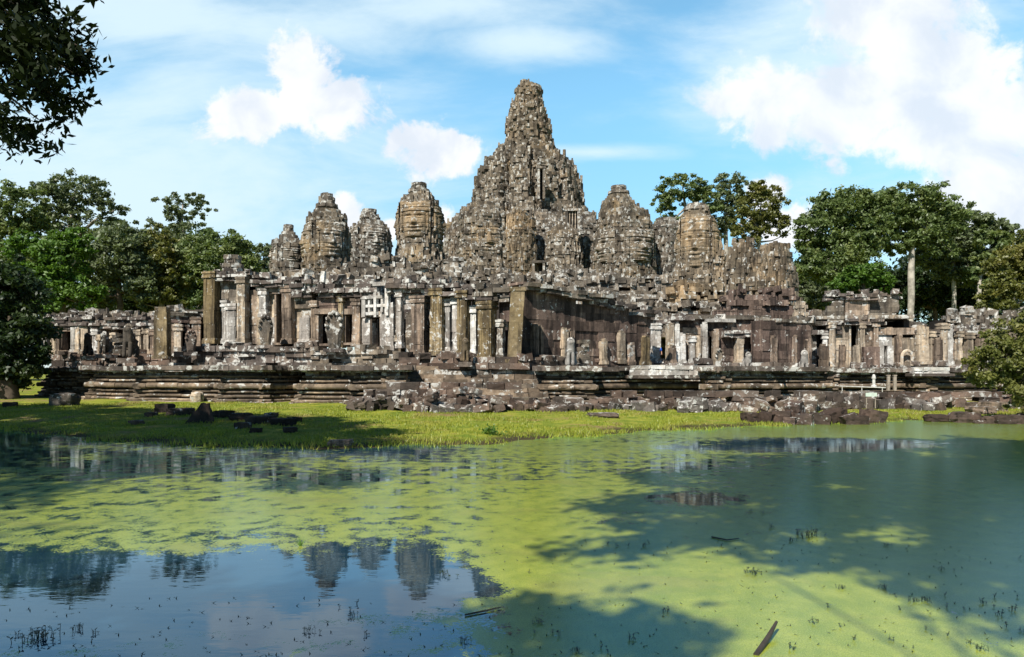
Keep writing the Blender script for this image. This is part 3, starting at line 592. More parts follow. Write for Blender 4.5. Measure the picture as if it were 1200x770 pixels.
        if roof:
            c = (p0 + p1) / 2 - s.n * (depth / 2 + .1); MB().box((c.x, c.y, zt + .16), s.ang, (Ln / 2, depth / 2 + .3, .14), .03).build('roof_slab', M['grey_stone'], s.t)

# corner pavilion with lotus top (left)
w = Wing('left corner pavilion with tall pillars and a carved lotus top', (240, 50), (302, 49), 404); w.shell(247, 301, 324, 404, 2.6)
w.pillar(245.5, 258, 319, 403, .6, 'mustard_stone'); w.wall(259, 268, 330, 403, 0, 'grey_stone'); w.pillar(263, 268, 352, 403, .25, 'white_stone'); w.pillar(270, 281, 356, 403, .45, 'white_stone'); w.wall(268, 283, 330, 356, 0, 'grey_stone')
w.pillar(284, 293, 325, 403, .6, 'beige_stone'); w.wall(293, 302, 340, 403, 0, 'brown_pillar_stone'); w.wall(281.5, 284, 330, 403, -.1, 'grey_stone'); w.cornice(244, 302, 319, 330, .5, 'ledge_stone')
p = w.at(266); lotus(MB(), p.x, p.y + 1.0, Zat(322, p.y), 15 / F * p.y, 5, .88, .28).build('lotus_crown', M['grey_stone'], w.t)
# low wing left of the pavilion
w = Wing('low broken wing left of the corner pavilion', (196, 50), (246, 50.5), 416); w.shell(198, 246, 372, 414, 2.4)
w.wall(199, 206, 372, 414, 0, 'brown_pillar_stone'); w.pillar(206, 214, 380, 413, .4, 'beige_stone'); w.wall(217, 222, 378, 414, 0, 'dark_wall_stone'); w.pillar(226, 236, 372, 412, .4, 'brown_pillar_stone'); w.wall(240, 246, 372, 412, 0, 'dark_wall_stone'); w.wall(199, 240, 366, 378, .1, 'dark_wall_stone'); w.cornice(198, 246, 363, 370, .3, 'grey_stone')
# far left gallery
w = Wing('far left ruined gallery with pale pillars behind the guardian statues', (45, 56), (192, 53), 418); w.shell(54, 186, 384, 416, 2.6)
for (a, b, c_, m_) in [(53, 58, 384, 'white_stone'), (63, 69, 388, 'beige_stone'), (70, 73, 385, 'brown_pillar_stone'), (86.5, 91, 384, 'white_stone'), (92, 97, 383, 'beige_stone'), (99, 107, 383, 'beige_stone'), (112, 118, 386, 'white_stone'), (118, 126, 392, 'beige_stone'), (134, 139, 390, 'beige_stone'), (144, 149, 394, 'white_stone'), (160, 168, 386, 'beige_stone'), (172, 178, 384, 'beige_stone'), (180, 184, 386, 'brown_pillar_stone')]: w.pillar(a, b, c_, 415, .3, m_, cap=R.random() < .6)
w.wall(57, 71, 386, 416, -.35, 'grey_stone'); w.wall(96, 118, 386, 416, -.35, 'brown_pillar_stone'); w.wall(146, 186, 386, 416, -.35, 'brown_pillar_stone'); w.door(74, 86, 388, 412, .1); w.cornice(50, 188, 372, 386, .35, 'ledge_stone', rows=4, skip=.06); w.wall(118, 134, 386, 398, -.3, 'dark_wall_stone')
# entrance gallery
w = Wing('entrance gallery with dark doorways under a broken lintel roof', (300, 48.5), (440, 46), 404); w.shell(302, 440, 338, 404, 3.2)
w.wall(301, 306, 345, 404, 0, 'beige_stone'); w.wall(306, 316, 338, 372, 0, 'grey_stone'); w.pillar(307, 315, 338, 372, .3, 'white_stone'); w.wall(306, 316, 372, 404, -.1, 'brown_pillar_stone'); w.wall(316, 324, 344, 372, -.2, 'beige_stone'); w.wall(316, 324, 372, 404, 0, 'white_stone')
w.door(325, 332, 344, 403); w.pillar(334, 345, 335, 403, .35, 'brown_pillar_stone'); w.wall(345, 352, 361, 404, -.15, 'beige_stone'); w.wall(343, 366, 334, 361, 0, 'grey_stone', skip=.05); w.pillar(352, 364, 372, 404, .15, 'white_stone', cap=False); w.wall(352, 366, 361, 404, -.1, 'grey_stone'); w.wall(316, 334, 330, 344, .1, 'dark_wall_stone')
w.pillar(366, 373, 352, 403, .2, 'brown_pillar_stone'); w.door(375, 393, 368, 404, .2); w.wall(372, 400, 348, 367, .1, 'dark_wall_stone'); w.pillar(399.5, 404.5, 346, 408, .35, 'mustard_stone'); w.door(406, 414, 368, 403, .1); w.wall(404, 418, 346, 368, .0, 'dark_wall_stone'); w.pillar(415.5, 424, 350, 406, .3, 'brown_pillar_stone'); w.wall(424, 436, 372, 405, 0, 'white_stone'); w.wall(424, 428, 350, 372, 0, 'grey_stone')
w.cornice(300, 345, 325, 337, .45, 'ledge_stone'); w.cornice(345, 440, 328, 349, .4, 'ledge_stone', rows=4, skip=.1, chaos=.18)
mb = MB()
for (a, b, c_, d_, ln) in [(361, 363.6, 322, 342, .25), (364.5, 366.6, 323, 340, -.18), (380.5, 385, 319, 332, .1)]: w.slab(mb, a, b, c_, d_, .5, .25, .03, .1, ln)
mb.build('propped_stone', M['white_stone'], w.t)
# pillar hall
w = Wing('roofless pillar hall with mustard pillars and a stone lattice window', (434, 46), (608, 42), 420); w.shell(436, 596, 346, 418, 3.0, False)
mb = MB()
for (a, b, c_, d_) in [(428, 432, 332, 372), (442, 445, 338, 372), (455, 458.5, 332, 370), (427, 459, 331, 335.5), (427, 452, 347, 350.5), (429, 459, 357, 360.5), (428, 446, 366, 370), (434.5, 437, 350, 366), (450, 452.5, 350, 366)]: w.slab(mb, a, b, c_, d_, .35 + R.uniform(-.05, .05), .28, .02)
mb.build('lattice_window', M['white_stone'], w.t)
w.door(437, 446, 371, 408, .1); w.wall(424, 437, 374, 409, .02, 'white_stone', name='wall'); w.pillar(448, 463.5, 358, 412, .2, 'white_stone', cap=False); w.wall(446, 468, 374, 412, -.2, 'grey_stone'); w.pillar(464, 468, 340, 400, .1, 'grey_stone'); w.pillar(468.5, 474, 340, 408, .35, 'white_stone'); w.wall(474, 486, 366, 412, -.1, 'grey_stone', skip=.06); w.pillar(487, 502, 347, 417, .5, 'brown_pillar_stone'); w.wall(474, 490, 345, 362, .0, 'white_stone')
w.pillar(510, 523.5, 338, 417, .6, 'mustard_stone'); w.pillar(524, 529, 350, 414, .2, 'white_stone'); w.pillar(533, 541, 348, 417, .3, 'white_stone'); w.pillar(541.5, 552.5, 341, 419, .65, 'mustard_stone'); w.pillar(553, 559, 358, 417, .2, 'white_stone'); w.pillar(566.5, 581.5, 354, 422, .7, 'mustard_stone'); w.pillar(583, 590, 374, 421, .1, 'grey_stone'); w.wall(583, 606, 350, 376, -.2, 'dark_wall_stone'); w.wall(552, 567, 350, 372, -.1, 'grey_stone', skip=.1); w.wall(522, 534, 340, 352, -.1, 'grey_stone')
w.cornice(458, 515, 328, 344, .45, 'ledge_stone', rows=3, skip=.12, chaos=.18); w.cornice(508, 566, 328, 345, .5, 'ledge_stone', rows=3, skip=.1, chaos=.2, y0b=336, y1b=354); w.cornice(560, 608, 338, 354, .4, 'grey_stone', rows=3, skip=.12, chaos=.2)
mb = MB()
p0, p1 = w.at(505), w.at(510.5)
for (a, b, c_, d_) in [(505, 510.5, 374, 345), (505, 509.5, 372, 398), (505.5, 510, 383, 382)]:
    A_, B_ = w.at(a), w.at(b); mb.tube([(A_.x, A_.y - .5, Zat(c_, A_.y)), (B_.x, B_.y - .5, Zat(d_, B_.y))], [.07, .06], 5)
mb.build('timber_brace', M['weathered_wood'], w.t)
# long receding wall
w = Wing('long dark receding wall streaked with rain below the central tower', (606, 42.6), (764, 49), 424, cat='wall', name='gallery_wall')
w.wall(607, 762, 336, 428, 0, 'dark_wall_stone', .8, 1.1, .5, .06, .012, y0b=370); w.cornice(612, 700, 331, 340, .45, 'grey_stone', rows=2, skip=.02, y0b=345, y1b=355, name='roof_cornice', chaos=.05); w.cornice(690, 762, 346, 356, .3, 'ledge_stone', rows=2, y0b=364, y1b=373)
w.wall(611, 700, 330, 333, .1, 'dark_wall_stone', 1.4, name='roof_slab', y0b=343)
for (a, b, c_, d_, m_) in [(622, 628, 382, 424, 'brown_pillar_stone'), (630, 633, 384, 424, 'brown_pillar_stone'), (657, 663, 386, 424, 'beige_stone'), (665, 667.5, 388, 424, 'brown_pillar_stone'), (702, 708, 400, 427, 'beige_stone'), (723, 729, 390, 426, 'beige_stone'), (733, 740, 404, 428, 'brown_pillar_stone'), (751, 758, 395, 428, 'mustard_stone')]: w.pillar(a, b, c_, d_, .28, m_, th=.4, cap=False, name='pilaster')
# colonnade wing
w = Wing('white colonnade wing with a walk-through opening', (756, 52), (898, 53), 427); w.shell(800, 896, 374, 430, 2.6)
for (a, b, c_, m_, q) in [(759.5, 765, 379, 'white_stone', 1), (765.5, 771, 379, 'white_stone', 1), (779.5, 787, 381, 'beige_stone', 0), (788.5, 793.5, 380, 'white_stone', 0), (794, 800, 392, 'white_stone', 0), (806, 811, 394, 'white_stone', 1), (812, 818, 396, 'beige_stone', 0), (820, 826, 380, 'white_stone', 0), (833, 839, 388, 'brown_pillar_stone', 0), (860, 868, 395, 'beige_stone', 0), (882, 890, 397, 'beige_stone', 0)]: w.pillar(a, b, c_, 427, .55, m_, cap=bool(q))
w.pillar(780, 787, 408, 428, .95, 'brown_pillar_stone', cap=False); w.wall(800, 832, 384, 428, -.1, 'brown_pillar_stone', skip=.03); w.wall(826, 898, 370, 394, -.05, 'dark_wall_stone'); w.wall(843, 860, 394, 430, -.05, 'dark_wall_stone'); w.wall(868, 882, 394, 430, -.2, 'dark_wall_stone'); w.wall(889, 898, 394, 430, 0, 'dark_wall_stone'); w.wall(798, 832, 368, 384, -.15, 'dark_wall_stone')
w.cornice(757, 797, 371, 380, .5, 'ledge_stone', rows=2); w.cornice(825, 850, 373.5, 378, .4, 'white_stone', rows=1, skip=0, name='lintel'); w.cornice(845, 892, 388, 396, .6, 'ledge_stone', rows=2, skip=0, name='porch_roof', chaos=.03)
w.wall(840, 896, 364, 371, .1, 'dark_wall_stone', 1.0)
# tall plain wall
w = Wing('tall plain dark wall between the colonnade and the right pavilion', (892, 51), (954, 52.5), 436, cat='wall', name='gallery_wall')
w.wall(893.5, 951, 375, 438, 0, 'dark_wall_stone', 1.2, 1.2, .5, y0b=379); w.cornice(894, 951, 372, 376, .1, 'grey_stone', rows=1, y0b=376, y1b=380)
for (a, b, c_) in [(903, 909, 396), (928, 932, 395), (942, 946, 400)]: w.pillar(a, b, c_, 436, .2, 'brown_pillar_stone', th=.35, cap=False, name='pilaster')
# right pavilion
w = Wing('right pavilion of beige pillars with a tall dark doorway and ruined top', (950, 55), (1074, 54), 434); w.shell(956, 1070, 374, 434, 3.0)
w.wall(952, 958, 376, 432, -.3, 'grey_stone'); w.wall(969, 988, 350, 378, .15, 'grey_stone', skip=.04); w.wall(990, 1018, 348, 378, .2, 'brown_pillar_stone', skip=.03); w.wall(1018, 1055, 346, 373, -.3, 'grey_stone', skip=.06); w.pillar(964, 969, 390, 430, .1, 'white_stone'); w.pillar(970, 977, 378, 431, .45, 'beige_stone'); w.wall(977, 996, 378, 431, -.1, 'beige_stone', skip=.02); w.door(997, 1005, 381, 432, .1, 'beige_stone'); w.pillar(1007, 1012, 378, 431, .3, 'beige_stone')
w.wall(1012, 1027, 376, 432, -.05, 'brown_pillar_stone'); w.pillar(1022, 1028, 376, 430, .3, 'brown_pillar_stone'); w.wall(1028, 1046, 392, 405, -.1, 'white_stone'); w.wall(1028, 1036, 405, 432, 0, 'white_stone'); w.wall(1040, 1047, 405, 432, 0, 'white_stone'); w.wall(1046, 1072, 396, 432, -.05, 'beige_stone'); w.pillar(1048, 1056, 394, 430, .35, 'brown_pillar_stone', cap=False); w.wall(1028, 1072, 384, 392, .1, 'brown_pillar_stone')
for (a, b, c_, m_) in [(955, 964, 406, 'brown_pillar_stone'), (977, 984, 407, 'brown_pillar_stone'), (992, 999.5, 407, 'beige_stone')]: w.pillar(a, b, c_, 437, 1.6, m_, cap=False)
w.wall(1006, 1024, 407, 434, 1.3, 'dark_wall_stone', .6, name='low_wall'); w.cornice(966, 1020, 345, 352, .4, 'ledge_stone', rows=2); w.cornice(988, 1030, 374, 381, .4, 'ledge_stone', rows=2); w.cornice(1014, 1056, 343, 350, -.2, 'ledge_stone', rows=2, chaos=.25); w.cornice(952, 972, 376, 392, .2, 'ledge_stone', rows=3, chaos=.2)
p = w.at(1063); mb = MB(); Yp = p.y - .35
arc = [(1057, 430), (1057, 418)] + [(1063 - 6 * math.cos(q), 418 - 7 * math.sin(q)) for q in np.linspace(0, math.pi, 9)] + [(1069, 430)]
mb.tube([(Xat(a, Yp), Yp, Zat(b, Yp)) for a, b in arc], [.11] * len(arc), 6); mb.build('arched_niche', M['beige_stone'], w.t)
p = w.at(943); lotus(MB(), p.x, p.y + .8, Zat(378, p.y), .55, 6, .94, .26).build('lotus_crown', M['beige_stone'], w.t)
# right gallery
w = Wing('right gallery row of tall beige pillars ending at the leafy bush', (1066, 54), (1262, 56), 428); w.shell(1072, 1258, 392, 430, 2.6)
for (a, b, c_, m_) in [(1072, 1084, 383, 'beige_stone'), (1086, 1091, 388, 'beige_stone'), (1099, 1106.5, 379, 'beige_stone'), (1107, 1112, 385, 'white_stone'), (1118, 1123, 388, 'beige_stone'), (1128, 1136, 390, 'beige_stone'), (1143, 1150, 388, 'brown_pillar_stone'), (1158, 1166, 390, 'beige_stone'), (1176, 1184, 390, 'beige_stone'), (1196, 1204, 390, 'beige_stone'), (1222, 1230, 390, 'beige_stone')]: w.pillar(a, b, c_, 427, .4, m_, cap=R.random() < .5)
w.wall(1084, 1128, 390, 428, -.1, 'brown_pillar_stone', skip=.02); w.wall(1136, 1258, 392, 428, -.15, 'brown_pillar_stone', skip=.02); w.cornice(1070, 1100, 386, 394, .2, 'ledge_stone', rows=2); w.cornice(1110, 1258, 384, 393, .3, 'ledge_stone', rows=2)
w.pillar(1088, 1098, 398, 428, .6, 'brown_pillar_stone', cap=False)

# free-standing pillars
def free_pillar(label, x0, x1, y0, y1, Y, mat, lean=0.0, th=.6, pointed=False):
    c = P((x0 + x1) / 2, y1, Y); hw = (x1 - x0) / 2 / F * Y; Hh = (y1 - y0) / F * Y; mb = MB()
    dx = lean * Hh; n = 9
    for k in range(n):
        z0, z1 = Hh * k / n, Hh * (k + 1) / n; q = .06 * max(0, k - n + 3) if pointed else 0
        mb.box((c.x + dx * (k + .5) / n, Y, c.z + (z0 + z1) / 2), R.uniform(-.01, .01), (hw * (1 - q), th / 2 * (1 - q), (z1 - z0) / 2 + .002), .008, .5, 0, lean)
    if not pointed: mb.box((c.x + dx, Y, c.z + Hh + .08), 0, (hw + .06, th / 2 + .06, .09), .03, .6)
    mb.box((c.x, Y, c.z + .08), 0, (hw + .08, th / 2 + .08, .1), .02, .4)
    return solo(mb, 'stone_pillar', M[mat], c, label, 'pillar')
free_pillar('leaning mustard pillar standing before the left end of the long dark wall', 594, 610, 341, 425, 41.2, 'mustard_stone', .055, .7)
free_pillar('lone dark pillar with a pointed top left of the corner pavilion', 183, 198, 360, 420, 46, 'mustard_stone', 0, .65, True)

# ------------------------------------------------------------------ terraces
LEDGE = [(2.30, 2.06, .62), (2.06, 1.98, .45), (1.98, 1.78, -.15)]
MOULD = [(1.78, 1.66, .12), (1.66, 1.56, -.12), (1.56, 1.44, .20), (1.44, 1.36, -.06), (1.36, 1.08, .40), (1.08, .98, -.06), (.98, .86, .26), (.86, .76, .02), (.76, .62, .36), (.62, .55, .12), (.55, .42, .46), (.42, .12, .54)]
def terrace(label, path, back, extra=0.0, decay=.03, mm=None):
    pts = [Vector((Xat(a, b), b)) for a, b in path]; c = sum(pts, Vector((0, 0))) / len(pts); t = thing('temple_terrace', label, 'terrace', (c.x, c.y, .3))
    def row(mb, z1, z0, out, bl, jit, skip, rnd=False):
        for i in range(len(pts) - 1):
            d = pts[i + 1] - pts[i]; Ln = d.length
            if Ln < .05: continue
            d /= Ln; n = Vector((d.y, -d.x)); ang = math.atan2(d.y, d.x); e0 = max(0, out); x = -e0
            while x < Ln + e0 - .02:
                w_ = min(bl * R.uniform(.6, 1.5), Ln + e0 - x)
                if Ln + e0 - x - w_ < .2: w_ = Ln + e0 - x
                if R.random() > skip:
                    sag = .07 * mnoise.noise(Vector(((pts[i].x + d.x * x) * .5, i * 3.1, 4.4)))
                    if rnd: q = pts[i] + d * (x + w_ / 2); mb.bar(q, d, n, w_ - .012, z0 + sag, z1 + sag, out + R.uniform(-jit, jit)); x += w_; continue
                    q = pts[i] + d * (x + w_ / 2) + n * (out - .45 + R.uniform(-jit, jit)); mb.box((q.x, q.y, (z0 + z1) / 2 + sag + R.uniform(-.01, .01)), ang + R.uniform(-.015, .015), (w_ / 2 - .006, .45, (z1 - z0) / 2), .012)
                x += w_
    lb = MB()
    for (a, b, o) in LEDGE: row(lb, a + extra, b + extra, o, 1.1, .06, decay)
    lb.build('ledge', M['ledge_stone'], t)
    mb = MB()
    for (a, b, o) in (mm or MOULD): row(mb, a + extra * a / 2.3, b + extra * b / 2.3, o * 1.25 - .05, .95, .03, decay, o > .1)
    mb.build('moulding', M['terrace_stone'], t)
    poly = [(q.x, q.y + .35) for q in pts] + [(Xat(path[-1][0], back), back), (Xat(path[0][0], back), back)]
    MB().prism(poly, -.2, 2.2 + extra).build('platform', M['ledge_stone'], t)
    return t
terrace('left terrace of black-stained mouldings along the grass', [(112, 54), (112, 45), (165, 44.5), (165, 42), (264, 41.3), (264, 40.4), (311, 40.2), (357, 42), (357, 39.6), (418, 39.2), (418, 38.4), (472, 38.2), (472, 42)], 56)
terrace('small broken terrace block at the far left end', [(56, 56), (56, 49.5), (106, 49), (106, 56)], 57, -.1, .1)
terrace('right terrace of long mouldings under the white balustrade', [(640, 46), (640, 39.5), (664, 39.3), (690, 39.3), (690, 41.5), (832, 42.5), (832, 40.6), (905, 41.2), (905, 42.5), (962, 43)], 56, -.05)
terrace('far right terrace behind the small sign and posts', [(960, 56), (960, 44.5), (1075, 45.5), (1075, 44.5), (1210, 45.5), (1320, 46)], 60, -.1, .06)
def stairs():
    t = thing('stone_stairway', 'broad worn stone steps between the left and right terraces', 'stairs', P(556, 470, 39)); n = 8
    for k in range(n):
        mb = MB(); z = .45 + (2.28 - .45) * (k + 1) / n; Y = 38.3 + k * .42; x = Xat(470, 40.5); X1 = Xat(641, 40.5)
        while x < X1:
            w_ = min(R.uniform(.7, 1.5), X1 - x + .01); mb.box((x + w_ / 2, Y + .6 + R.uniform(-.05, .05), z - .13 + R.uniform(-.03, .03)), R.uniform(-.03, .03), (w_ / 2 - .01, .6, .13), .025, tx=R.uniform(-.03, .03)); x += w_
        mb.build('step', M['terrace_stone' if k % 3 else 'grey_stone'], t)
    MB().prism([(Xat(470, 40.5), 42), (X1, 42), (X1 + 2, 56), (Xat(470, 40.5) - 4, 56)], -.1, 2.15).build('platform', M['ledge_stone'], t)
stairs()
def tier(label, path, z0, z1, mat='ledge_stone', rows=4, depth=2.5):
    pts = [Vector((Xat(a, b), b)) for a, b in path]; t = thing('platform_tier', label, 'terrace', (pts[0].x, pts[0].y, z0)); mb = MB()
    for r in range(rows):
        za = z0 + (z1 - z0) * r / rows; zb = z0 + (z1 - z0) * (r + 1) / rows; o = [.25, 0, .05, .2][r % 4]
        for i in range(len(pts) - 1):
            d = pts[i + 1] - pts[i]; Ln = d.length; d /= Ln; n = Vector((d.y, -d.x)); x = 0
            while x < Ln:
                w_ = R.uniform(.5, 1.3)
                if R.random() > .07: q = pts[i] + d * (x + w_ / 2) + n * (o - .5 + R.uniform(-.1, .1)); mb.box((q.x, q.y, (za + zb) / 2), math.atan2(d.y, d.x) + R.uniform(-.03, .03), (w_ / 2 - .008, .5, (zb - za) / 2), .02)
                x += w_
    for _ in range(int(sum((pts[i + 1] - pts[i]).length for i in range(len(pts) - 1)) * 1.2)):
        i = R.randrange(len(pts) - 1); q = pts[i].lerp(pts[i + 1], R.random()); s_ = R.uniform(.1, .28)
        mb.box((q.x, q.y + R.uniform(-.1, .4), z1 + s_ * .5), R.uniform(0, 3), (s_ * 1.6, s_, s_ * .7), .04, tx=R.uniform(-.2, .2))
    mb.build('masonry', M[mat], t); MB().prism([(q.x, q.y + .5) for q in pts] + [(pts[-1].x, pts[-1].y + 9), (pts[0].x, pts[0].y + 9)], z0 - .2, z1 - .06).build('fill', M['grey_stone'], t); return t
tier('upper step of stained blocks under the left corner pavilion', [(200, 47.5), (300, 46.5)], 2.2, 3.55); tier('upper step of blocks before the entrance gallery', [(300, 46), (365, 45)], 2.2, 3.45); tier('low upper step below the dark doorways', [(365, 44.5), (468, 43)], 2.2, 3.2, 'grey_stone')
tier('low rubble step under the roofless pillar hall', [(468, 42), (606, 40.6)], 2.1, 2.75, 'rubble_stone', 2); tier('low step along the foot of the long dark wall', [(606, 40.9), (640, 42.6), (760, 50)], 2.1, 2.6, 'rubble_stone', 2); tier('low step under the white colonnade', [(758, 51), (895, 50)], 2.1, 2.55, 'ledge_stone', 2); tier('low step under the right pavilion', [(895, 49.2), (1060, 51)], 1.9, 2.25, 'ledge_stone', 2); tier('low step before the right gallery pillars', [(1060, 52), (1250, 53)], 1.9, 2.45, 'ledge_stone', 2); tier('broken upper step among the far left statues', [(60, 53), (186, 50)], 1.9, 3.15, 'rubble_stone', 3)

# balustrades
def balustrade(label, x0, x1, ytop, ybot, Y, n):
    t = thing('naga_balustrade', label, 'balustrade', P((x0 + x1) / 2, ybot, Y)); z0, z1 = Zat(ybot, Y), Zat(ytop, Y); X0, X1 = Xat(x0, Y), Xat(x1, Y); mb = MB(); x = X0
    while x < X1: w_ = min(R.uniform(.8, 1.5), X1 - x + .01); mb.box((x + w_ / 2, Y, z1 - .1 + R.uniform(-.02, .02)), R.uniform(-.02, .02), (w_ / 2 - .01, .17, .1), .02); x += w_
    mb.build('rail', M['white_stone'], t)
    for k in range(n):
        x = X0 + (X1 - X0) * (k + .5) / n; MB().box((x, Y, (z0 + z1) / 2 - .1), 0, (.16 * R.uniform(.8, 1.2), .15, (z1 - z0) / 2 - .1), .03, taper=.1).build('baluster', M['white_stone'], t)
    MB().box(((X0 + X1) / 2, Y, z0 - .06), 0, ((X1 - X0) / 2 + .2, .35, .08), .02).build('plinth', M['ledge_stone'], t)
balustrade('white stone balustrade with stubby posts on the right terrace', 738, 840, 428.5, 440, 41.2, 15); balustrade('short white balustrade beside the leafy bush', 1069, 1111, 430.5, 438, 44.0, 8)

# ------------------------------------------------------------------ statues
def skinned(name, nodes, edges, mat, parent=None, loc=None, rz=0, sub=1, root=0):
    me = bpy.data.meshes.new(name); me.from_pydata([n[0] for n in nodes], edges, []); me.update(); o = bpy.data.objects.new(name, me); C.objects.link(o)
    sk = o.modifiers.new('skin', 'SKIN'); me.skin_vertices.new() if not me.skin_vertices else None
    for i, n in enumerate(nodes):
        r = n[1] if isinstance(n[1], (tuple, list)) else (n[1], n[1]); me.skin_vertices[0].data[i].radius = r
    me.skin_vertices[0].data[root].use_root = True
    sk.use_smooth_shade = True
    ss = o.modifiers.new('subdivision', 'SUBSURF'); ss.levels = sub; ss.render_levels = sub
    me.materials.append(M[mat])
    if parent is not None: o.parent = parent
    if loc is not None: o.location = loc; o.rotation_euler[2] = rz
    return o
LION = [((0, .30, .55), .20), ((0, 0, .85), .24), ((0, -.26, 1.08), .25), ((0, -.34, 1.40), .215), ((0, -.56, 1.38), .13), ((-.12, -.34, .80), .115), ((-.13, -.38, .40), .095), ((-.13, -.44, .06), .105), ((.12, -.34, .80), .115), ((.13, -.38, .40), .095), ((.13, -.44, .06), .105), ((-.22, .20, .30), .15), ((-.24, -.05, .10), .09), ((.22, .20, .30), .15), ((.24, -.05, .10), .09), ((0, .48, .9), .06), ((0, .42, 1.25), .05)]
LION_E = [(0, 1), (1, 2), (2, 3), (3, 4), (2, 5), (5, 6), (6, 7), (2, 8), (8, 9), (9, 10), (0, 11), (11, 12), (0, 13), (13, 14), (0, 15), (15, 16)]
def lion(label, px, py, Y, h, mat, rz=0.):
    base = P(px, py, Y); t = thing('lion_statue', label, 'statue', base, 'guardian statues on the terrace'); k = h / 1.65
    skinned('lion_body', [(tuple(c * k for c in p_), r * k) for p_, r in LION], LION_E, mat, t, (0, 0, 0), rz, 1, 1)
    mb = MB(); mb.box((base.x, base.y, base.z - .08), rz, (.4 * k, .6 * k, .12), .02); mb.build('plinth', M['ledge_stone'], t)
    mb = MB(); cr, sr = math.cos(rz), math.sin(rz)
    for q in range(10):
        a = q / 9 * math.pi * 1.3 - .5; x, y, z = .15 * math.cos(a), -.22, 1.42 + .15 * math.sin(a); mb.lathe((base.x + (x * cr - y * sr) * k, base.y + (x * sr + y * cr) * k, base.z + (z - .08) * k), [(.03 * k, 0), (.085 * k, .06 * k), (.03 * k, .16 * k)], 6)
    mb.build('mane', M[mat], t); return t
def naga(label, px, py, Y, h, mat, rz=0.):
    """many-headed serpent hood rising from a coiled neck"""
    base = P(px, py, Y); t = thing('naga_statue', label, 'statue', base, 'guardian statues on the terrace'); n = 16; out = []
    for k in range(n + 1):
        a = math.pi * (1.16 - 1.32 * k / n); rr = .19 * h * (1 + .05 * (k % 2)); out.append((rr * math.cos(a) * 1.05, .58 * h + rr * math.sin(a) * 2.1))
    out = [(-.13 * h, 0.0), (-.15 * h, .22 * h)] + out + [(.15 * h, .22 * h), (.13 * h, 0.0)]
    out = out[::1]; m = len(out); cr, sr = math.cos(rz), math.sin(rz); mb = MB(); W_ = lambda x, y, z: (base.x + x * cr - y * sr, base.y + x * sr + y * cr, base.z + z)
    ctr = (0, .5 * h); fr = [W_(x, -.09 * h, z) for x, z in out]; bk = [W_(x, .09 * h, z) for x, z in out]; inn = [W_(x * .66, -.15 * h, ctr[1] + (z - ctr[1]) * .66) for x, z in out]
    vs = fr + bk + inn; fs = [[i, (i + 1) % m, m + (i + 1) % m, m + i] for i in range(m)] + [[m + i for i in range(m)], [2 * m + i for i in range(m)][::-1]] + [[(i + 1) % m, i, 2 * m + i, 2 * m + (i + 1) % m] for i in range(m)]
    mb.face(vs, fs, .5); mb.build('hood', M[mat], t)
    hd = MB()
    for k in range(7):
        a = math.pi * (.5 + (k - 3) * .17); x, z = .17 * h * math.cos(a), .60 * h + .30 * h * math.sin(a); c = W_(x, -.12 * h, z); f_ = W_(x * 1.05, -.22 * h, z - .02 * h); hd.tube([c, W_(x, -.20 * h, z + .02 * h), f_], [.045 * h, .045 * h, .02 * h], 6)
    hd.build('serpent_head', M[mat], t)
    MB().box((base.x, base.y, base.z + .02), rz, (.24 * h, .26 * h, .10), .02).build('plinth', M['ledge_stone'], t); return t
naga('carved naga hood statue before the entrance gallery, with the shadowed doorway beside it', 311.5, 407, 46.0, 2.0, 'grey_stone', .2)
naga('tall carved naga statue in front of the wide dark doorway', 392, 411, 43.6, 2.35, 'grey_stone', .1)
naga('small carved naga statue left of the corner pavilion', 224, 415, 46.5, 1.55, 'rubble_stone', .3)
naga('guardian statue casting a black shadow at the end of the white balustrade', 841, 434, 42.2, 1.25, 'grey_stone', .3)
lion('small orange-stained lion before the mustard pillars', 545, 425, 40.4, 1.3, 'ochre_stone', .15)
lion('large white lion statue before the long dark wall', 669, 430, 40.4, 1.55, 'white_stone', -.1)
lion('pale lion statue below the porch roof of the colonnade', 875, 439, 41.8, 1.25, 'white_stone', .2)
lion('whitish lion statue before the tall plain wall', 942, 440, 43.5, 1.45, 'white_stone', -.2)
lion('weathered lion standing tallest among the far left statues', 153, 421, 47.5, 2.2, 'grey_stone', .1)
lion('broken lion left of the tallest far left statue', 125, 416, 48.5, 1.5, 'grey_stone', -.2)
lion('small dark lion near the far left doorway', 103, 418, 48.0, 1.5, 'rubble_stone', .4)
def cairn(label, px, py, Y, h):
    mb = MB(); b = P(px, py, Y); z = 0
    while z < h: s_ = R.uniform(.16, .3); mb.box((b.x + R.uniform(-.08, .08), b.y + R.uniform(-.08, .08), b.z + z + s_ / 2), R.uniform(0, 1), (s_ * 1.2, s_ * 1.1, s_ / 2), .04); z += s_
    solo(mb, 'broken_statue', M['grey_stone'], b, label, 'statue', 'guardian statues on the terrace')
cairn('stump of a broken statue between the far left lions', 138, 414, 49, 1.0); cairn('broken statue base beside the white lion', 684, 430, 41.5, 1.3)

